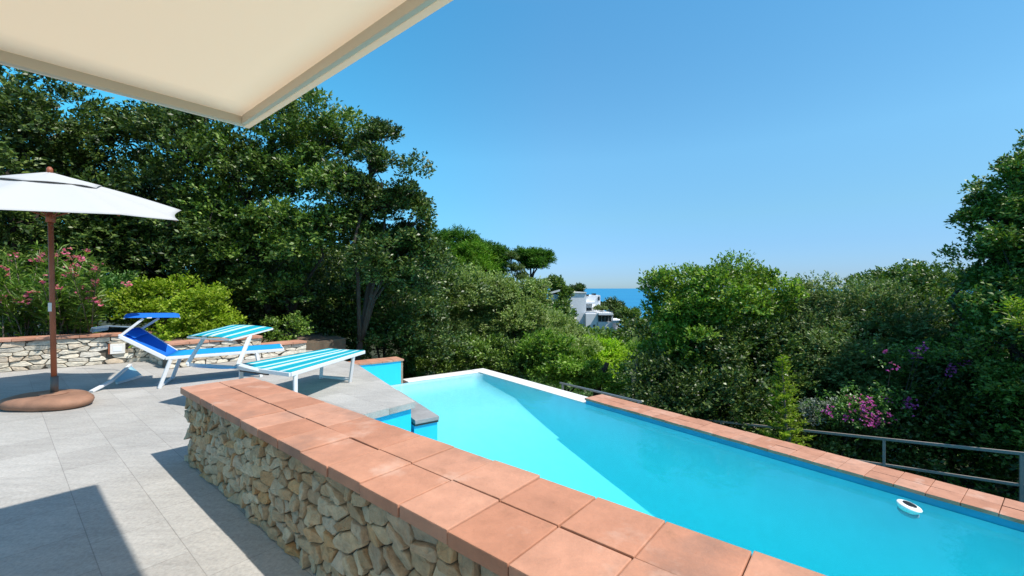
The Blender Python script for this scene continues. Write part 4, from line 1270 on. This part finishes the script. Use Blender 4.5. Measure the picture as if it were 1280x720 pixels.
for i, (px, py, d, rx, rz, lf, lab) in enumerate((
        (735, 424, 66, 16, 7, 'fresh', 'low green tree under the left corner of the white house'),
        (760, 425, 68, 18, 6, 'pine_bright', 'bushy bright tree under the porch of the white house'),
        (788, 431, 60, 14, 7, 'oak_light', 'dark low tree right of the white house porch'),
        (770, 434, 48, 24, 9, 'fresh', 'round green tree midway down the slope below the porch'),
        (805, 440, 44, 20, 12, 'oak_light', 'green tree partly behind the tall tree right of the gap'))):
    tree('slope_tree', lab, 'tree', at(px, d), [LB(px, py, d, rx, rz), LB(px + 6, py + rz * .8, d - 1, rx * .9, rz)], lf, 44, 24, 10, .7, .3, .13, .2, .3, 60 + i, group=GH, csize=.55)
# dry palm husk and dark slanted trunk among the shrubs
dp = PD(794, 470, 12.6)
dt = thing('dry_stump', 'pale dry palm husk standing in the shrubs beyond the pool', 'tree stump', (dp.x, dp.y, -3.2))
mb = MB(); mb.tube([Vector((dp.x, dp.y, -3.2)), PD(793, 468, 12.6), PD(795, 456, 12.6), PD(797, 448, 12.6)], [.08, .085, .075, .03], 9); mb.build('husk', M['dry'], dt)
sp_ = PD(745, 480, 13.6)
dt = thing('leaning_trunk', 'dark leaning bare trunk among the bright slope foliage', 'tree trunk', (sp_.x, sp_.y, -3.2))
mb = MB(); mb.tube([Vector((sp_.x - .1, sp_.y, -3.2)), PD(748, 477, 13.5), PD(754, 464, 13.5), PD(759, 454, 13.6)], [.13, .12, .10, .07], 9); mb.build('trunk', M['bark'], dt)

# ------------------------------------------------------------------ right side
G3 = 'trees and shrubs beyond the far pool edge'
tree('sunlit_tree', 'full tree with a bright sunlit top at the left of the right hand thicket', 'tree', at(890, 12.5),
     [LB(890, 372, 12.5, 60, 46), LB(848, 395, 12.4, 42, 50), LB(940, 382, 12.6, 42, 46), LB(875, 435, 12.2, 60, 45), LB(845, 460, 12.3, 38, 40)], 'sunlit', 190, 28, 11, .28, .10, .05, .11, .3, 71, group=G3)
tree('dense_shrub', 'very dark shrub low behind the terracotta edge under the sunlit tree', 'shrub', at(850, 11.2),
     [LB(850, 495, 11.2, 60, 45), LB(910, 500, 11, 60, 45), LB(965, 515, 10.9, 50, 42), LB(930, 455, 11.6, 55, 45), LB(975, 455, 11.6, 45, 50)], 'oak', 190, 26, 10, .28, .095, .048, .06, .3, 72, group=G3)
tree('olive_tree', 'grey green olive right of the sunlit tree', 'tree', at(1010, 12.5),
     [LB(1000, 392, 12.5, 45, 38), LB(1045, 398, 12.2, 48, 46), LB(1010, 445, 12, 60, 50), LB(1020, 490, 11.6, 60, 45)], 'olive', 165, 27, 11, .28, .095, .036, .11, .3, 73, group=G3)
tree('olive_tree', 'shaded olive behind the pink bougainvillea', 'tree', at(1080, 11.5),
     [LB(1085, 398, 11.5, 55, 46), LB(1060, 460, 11, 65, 50), LB(1120, 455, 11, 60, 52), LB(1090, 505, 10.6, 70, 40)], 'olive_dark', 175, 27, 11, .26, .095, .038, .1, .3, 74, group=G3)
tree('oak_tree', 'dark round topped oak on the skyline between the olives and the right edge tree', 'tree', at(1150, 13),
     [LB(1130, 362, 14.5, 55, 28), LB(1175, 385, 13, 60, 44), LB(1120, 395, 13, 50, 40), LB(1215, 400, 12.6, 40, 50)], 'oak_light', 150, 27, 11, .28, .10, .05, .1, .3, 75, group=G3)
tree('oak_tree', 'deeply shaded oak low beside the two rail handrail', 'tree', at(1190, 10.5),
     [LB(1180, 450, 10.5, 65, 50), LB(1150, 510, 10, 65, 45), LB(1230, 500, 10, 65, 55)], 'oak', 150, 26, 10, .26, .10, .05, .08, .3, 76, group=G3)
tree('oak_tree', 'tall dark tree reaching in from the right edge of the view', 'tree', at(1300, 9),
     [LB(1288, 240, 9, 50, 30), LB(1240, 262, 9.2, 40, 20), LB(1278, 290, 9, 36, 28), LB(1262, 325, 9, 28, 22), LB(1330, 215, 9, 70, 45), LB(1290, 290, 8.9, 60, 40), LB(1275, 335, 8.8, 45, 36), LB(1310, 360, 8.8, 80, 60), LB(1266, 390, 8.7, 46, 45), LB(1290, 450, 8.6, 80, 65), LB(1340, 540, 8.6, 90, 70)], 'oak_light', 400, 24, 11, .24, .085, .042, .12, .3, 77, group=G3)
tree('low_tree', 'dark thicket tree at the foot of the right edge tree', 'tree', at(1270, 9.4),
     [LB(1260, 540, 9.4, 75, 55), LB(1190, 560, 9.6, 65, 50), LB(1300, 590, 9.2, 70, 50)], 'oak', 120, 25, 9, .24, .095, .05, .06, .3, 78, group=G3)
tree('low_tree', 'shaded shrub along the outer side of the terracotta pool edge', 'shrub', at(1050, 10),
     [LB(1000, 548, 10.2, 55, 32), LB(1060, 555, 10, 65, 32), LB(1120, 570, 9.8, 60, 36)], 'oak', 110, 25, 9, .22, .085, .045, .05, .3, 79, group=G3)
GR = 'farther trees behind the right hand thicket'
for i, (px, py, rx, rz, lab) in enumerate(((880, 430, 90, 60, 'farther dark tree behind the sunlit tree'), (1010, 430, 90, 58, 'farther dark tree behind the grey green olive'),
        (1120, 420, 90, 58, 'farther dark tree behind the round topped oak'), (1225, 420, 90, 70, 'farther dark tree behind the right edge tree'))):
    tree('oak_tree', lab, 'tree', at(px, 18), [LB(px - 20, py, 18, rx * .7, rz), LB(px + 30, py + 10, 18.4, rx * .7, rz), LB(px, py + 60, 17.4, rx, rz * .9)], 'oak', 110, 26, 10, .4, .17, .09, .14, .2, 120 + i, group=GR)
tree('leafy_branch_shrub', 'bright leafy shrub spray at the right edge above the handrail', 'shrub', at(1285, 6.6),
     [LB(1272, 402, 6.4, 30, 18), LB(1300, 425, 6.4, 40, 22)], 'lime', 12, 9, 9, .2, .08, .024, .03, .4, 80, group=G3)

# small yellow green conifer
def conifer():
    rng = np.random.default_rng(8)
    b = PD(990, 560, 8.9); top = PD(974, 446, 8.9)
    root = thing('young_conifer', 'young yellow green conifer with feathery branches beyond the pool edge', 'conifer', (b.x, b.y, -3.3))
    base = Vector((b.x, b.y, -3.3)); top = Vector((top.x + .05, top.y, top.z))
    mb = MB(); mb.tube([base, base.lerp(top, .5), top], [.05, .03, .006], 7)
    C = []; Dv = []
    for i in range(64):
        t = .24 + .76 * (i / 64)
        p = base.lerp(top, t)
        ln = .70 * (1 - t) ** .8 * (.55 + .7 * rng.random()) + .05
        a = i * 2.4
        d = Vector((math.cos(a), math.sin(a), .45)).normalized()
        e = p + d * ln
        mb.tube([p, e], [.008, .003], 4)
        k = max(4, int(ln * 30))
        for j in range(k):
            q = p.lerp(e, .15 + .85 * j / k)
            s = Vector((-d.y, d.x, .25)) * (1 if j % 2 else -1)
            C.append(q); Dv.append((d * .8 + s * .7).normalized())
    link('crown', leaf_mesh('crown', np.array(C), np.array(Dv), 12, .13, .075, .018, rng, .6, .15, .1), M['lime'], root)
    mb.build('trunk', M['grey_bark'], root)
conifer()


def bougain(label, cx, cy, d, rx, rz, seed, n):
    rng = np.random.default_rng(seed)
    c = PD(cx, cy, d)
    root = thing('bougainvillea', label, 'flowering shrub', (c.x, c.y, -3.2), 'pink bougainvillea in the thicket')
    a = rx * d / FPX; b = rz * d / FPX
    k = n * 4
    C = np.array(c) + rng.normal(size=(k, 3)) * np.array([a, .3, b]) * .6
    link('crown', leaf_mesh('crown', C, unit(rng, k), 8, .15, .06, .035, rng), M['garden_green'], root)
    cl = np.array(c) + rng.normal(size=(max(5, n // 5), 3)) * np.array([a, .2, b]) * .62 + np.array([0, -.25, 0])
    F = cl[rng.integers(0, len(cl), n * 2)] + rng.normal(size=(n * 2, 3)) * .055
    link('flowers', leaf_mesh('flowers', F, unit(rng, len(F)), 5, .04, .038, .034, rng, 1.4, .2, .15), M['magenta'], root)
    mb = MB()
    for i in range(5):
        q = Vector(cl[i % len(cl)])
        mb.tube([Vector((c.x + rng.normal() * .1, c.y + .5, -3.2)), Vector((q.x * .5 + c.x * .5, c.y + .4, (q.z - 3.2) / 2)), q], [.014, .01, .004], 5)
    mb.build('stems', M['bark'], root)
bougain('large pink bougainvillea low behind the two rail handrail', 1078, 513, 9.1, 50, 22, 91, 80)
bougain('smaller pink bougainvillea spray high in the thicket', 1150, 442, 9.25, 40, 13, 92, 36)
tree('silver_shrub', 'silver grey leaved shrub between the young conifer and the bougainvillea', 'shrub', at(1030, 9.6),
     [LB(1030, 512, 9.5, 20, 12), LB(1016, 520, 9.5, 16, 10)], 'silver', 9, 14, 7, .14, .05, .026, .02, .3, 93, stems=2, csize=.5)

# distant woodland that reads as one mass
rng = np.random.default_rng(99)
Cs = []; Ds = []
for i in range(900):
    y = rng.uniform(30, 170); x = rng.uniform(-.75, .75) * y
    px = 640 + FPX * x / y
    z = ground_z(x, y)
    h = rng.uniform(1.0, 3.0)
    if 690 < px < 830:
        lim = EYE - (418 - 360) / FPX * y if y < 78 else EYE - (405 - 360) / FPX * y
        if z + h * 1.6 > lim: h = max(.4, (lim - z) / 1.7)
        if z > lim: continue
    if 76 < y < 92 and 705 < px < 780: continue
    n = 26
    v = unit(rng, n); v[:, 2] = np.abs(v[:, 2])
    Cs.append(np.array([x, y, z + h * .5]) + v * np.array([h * 1.2, h * 1.2, h]) * (.6 + .4 * rng.random((n, 1))))
    Ds.append(v)
me = leaf_mesh('woodland', np.vstack(Cs), np.vstack(Ds), 9, 1.2, .55, .3, rng)
tag(link('woodland', me, M['oak_light']), 'distant green woodland covering the slope', 'woodland', kind='stuff')

rng = np.random.default_rng(77)
k = 9000
x = rng.uniform(-6, 24, k); y = rng.uniform(6.5, 34, k)
keep = ((x - J.x) * P2.x + (y - J.y) * P2.y > 1.3) & ((x - Cin.x) * P1.x + (y - Cin.y) * P1.y < 99)
keep |= ((x - Cin.x) * P1.x + (y - Cin.y) * P1.y > 1.7) & (x > -4.5)
x = x[keep]; y = y[keep]
z = np.array([ground_z(a, b) for a, b in zip(x, y)]) + rng.random(len(x)) * .55
C = np.stack([x, y, z], 1)
me = leaf_mesh('undergrowth', C, unit(rng, len(C)), 12, .35, .14, .06, rng)
tag(link('undergrowth', me, M['garden_green']), 'low green undergrowth on the slope beyond the pool', 'undergrowth', kind='stuff')
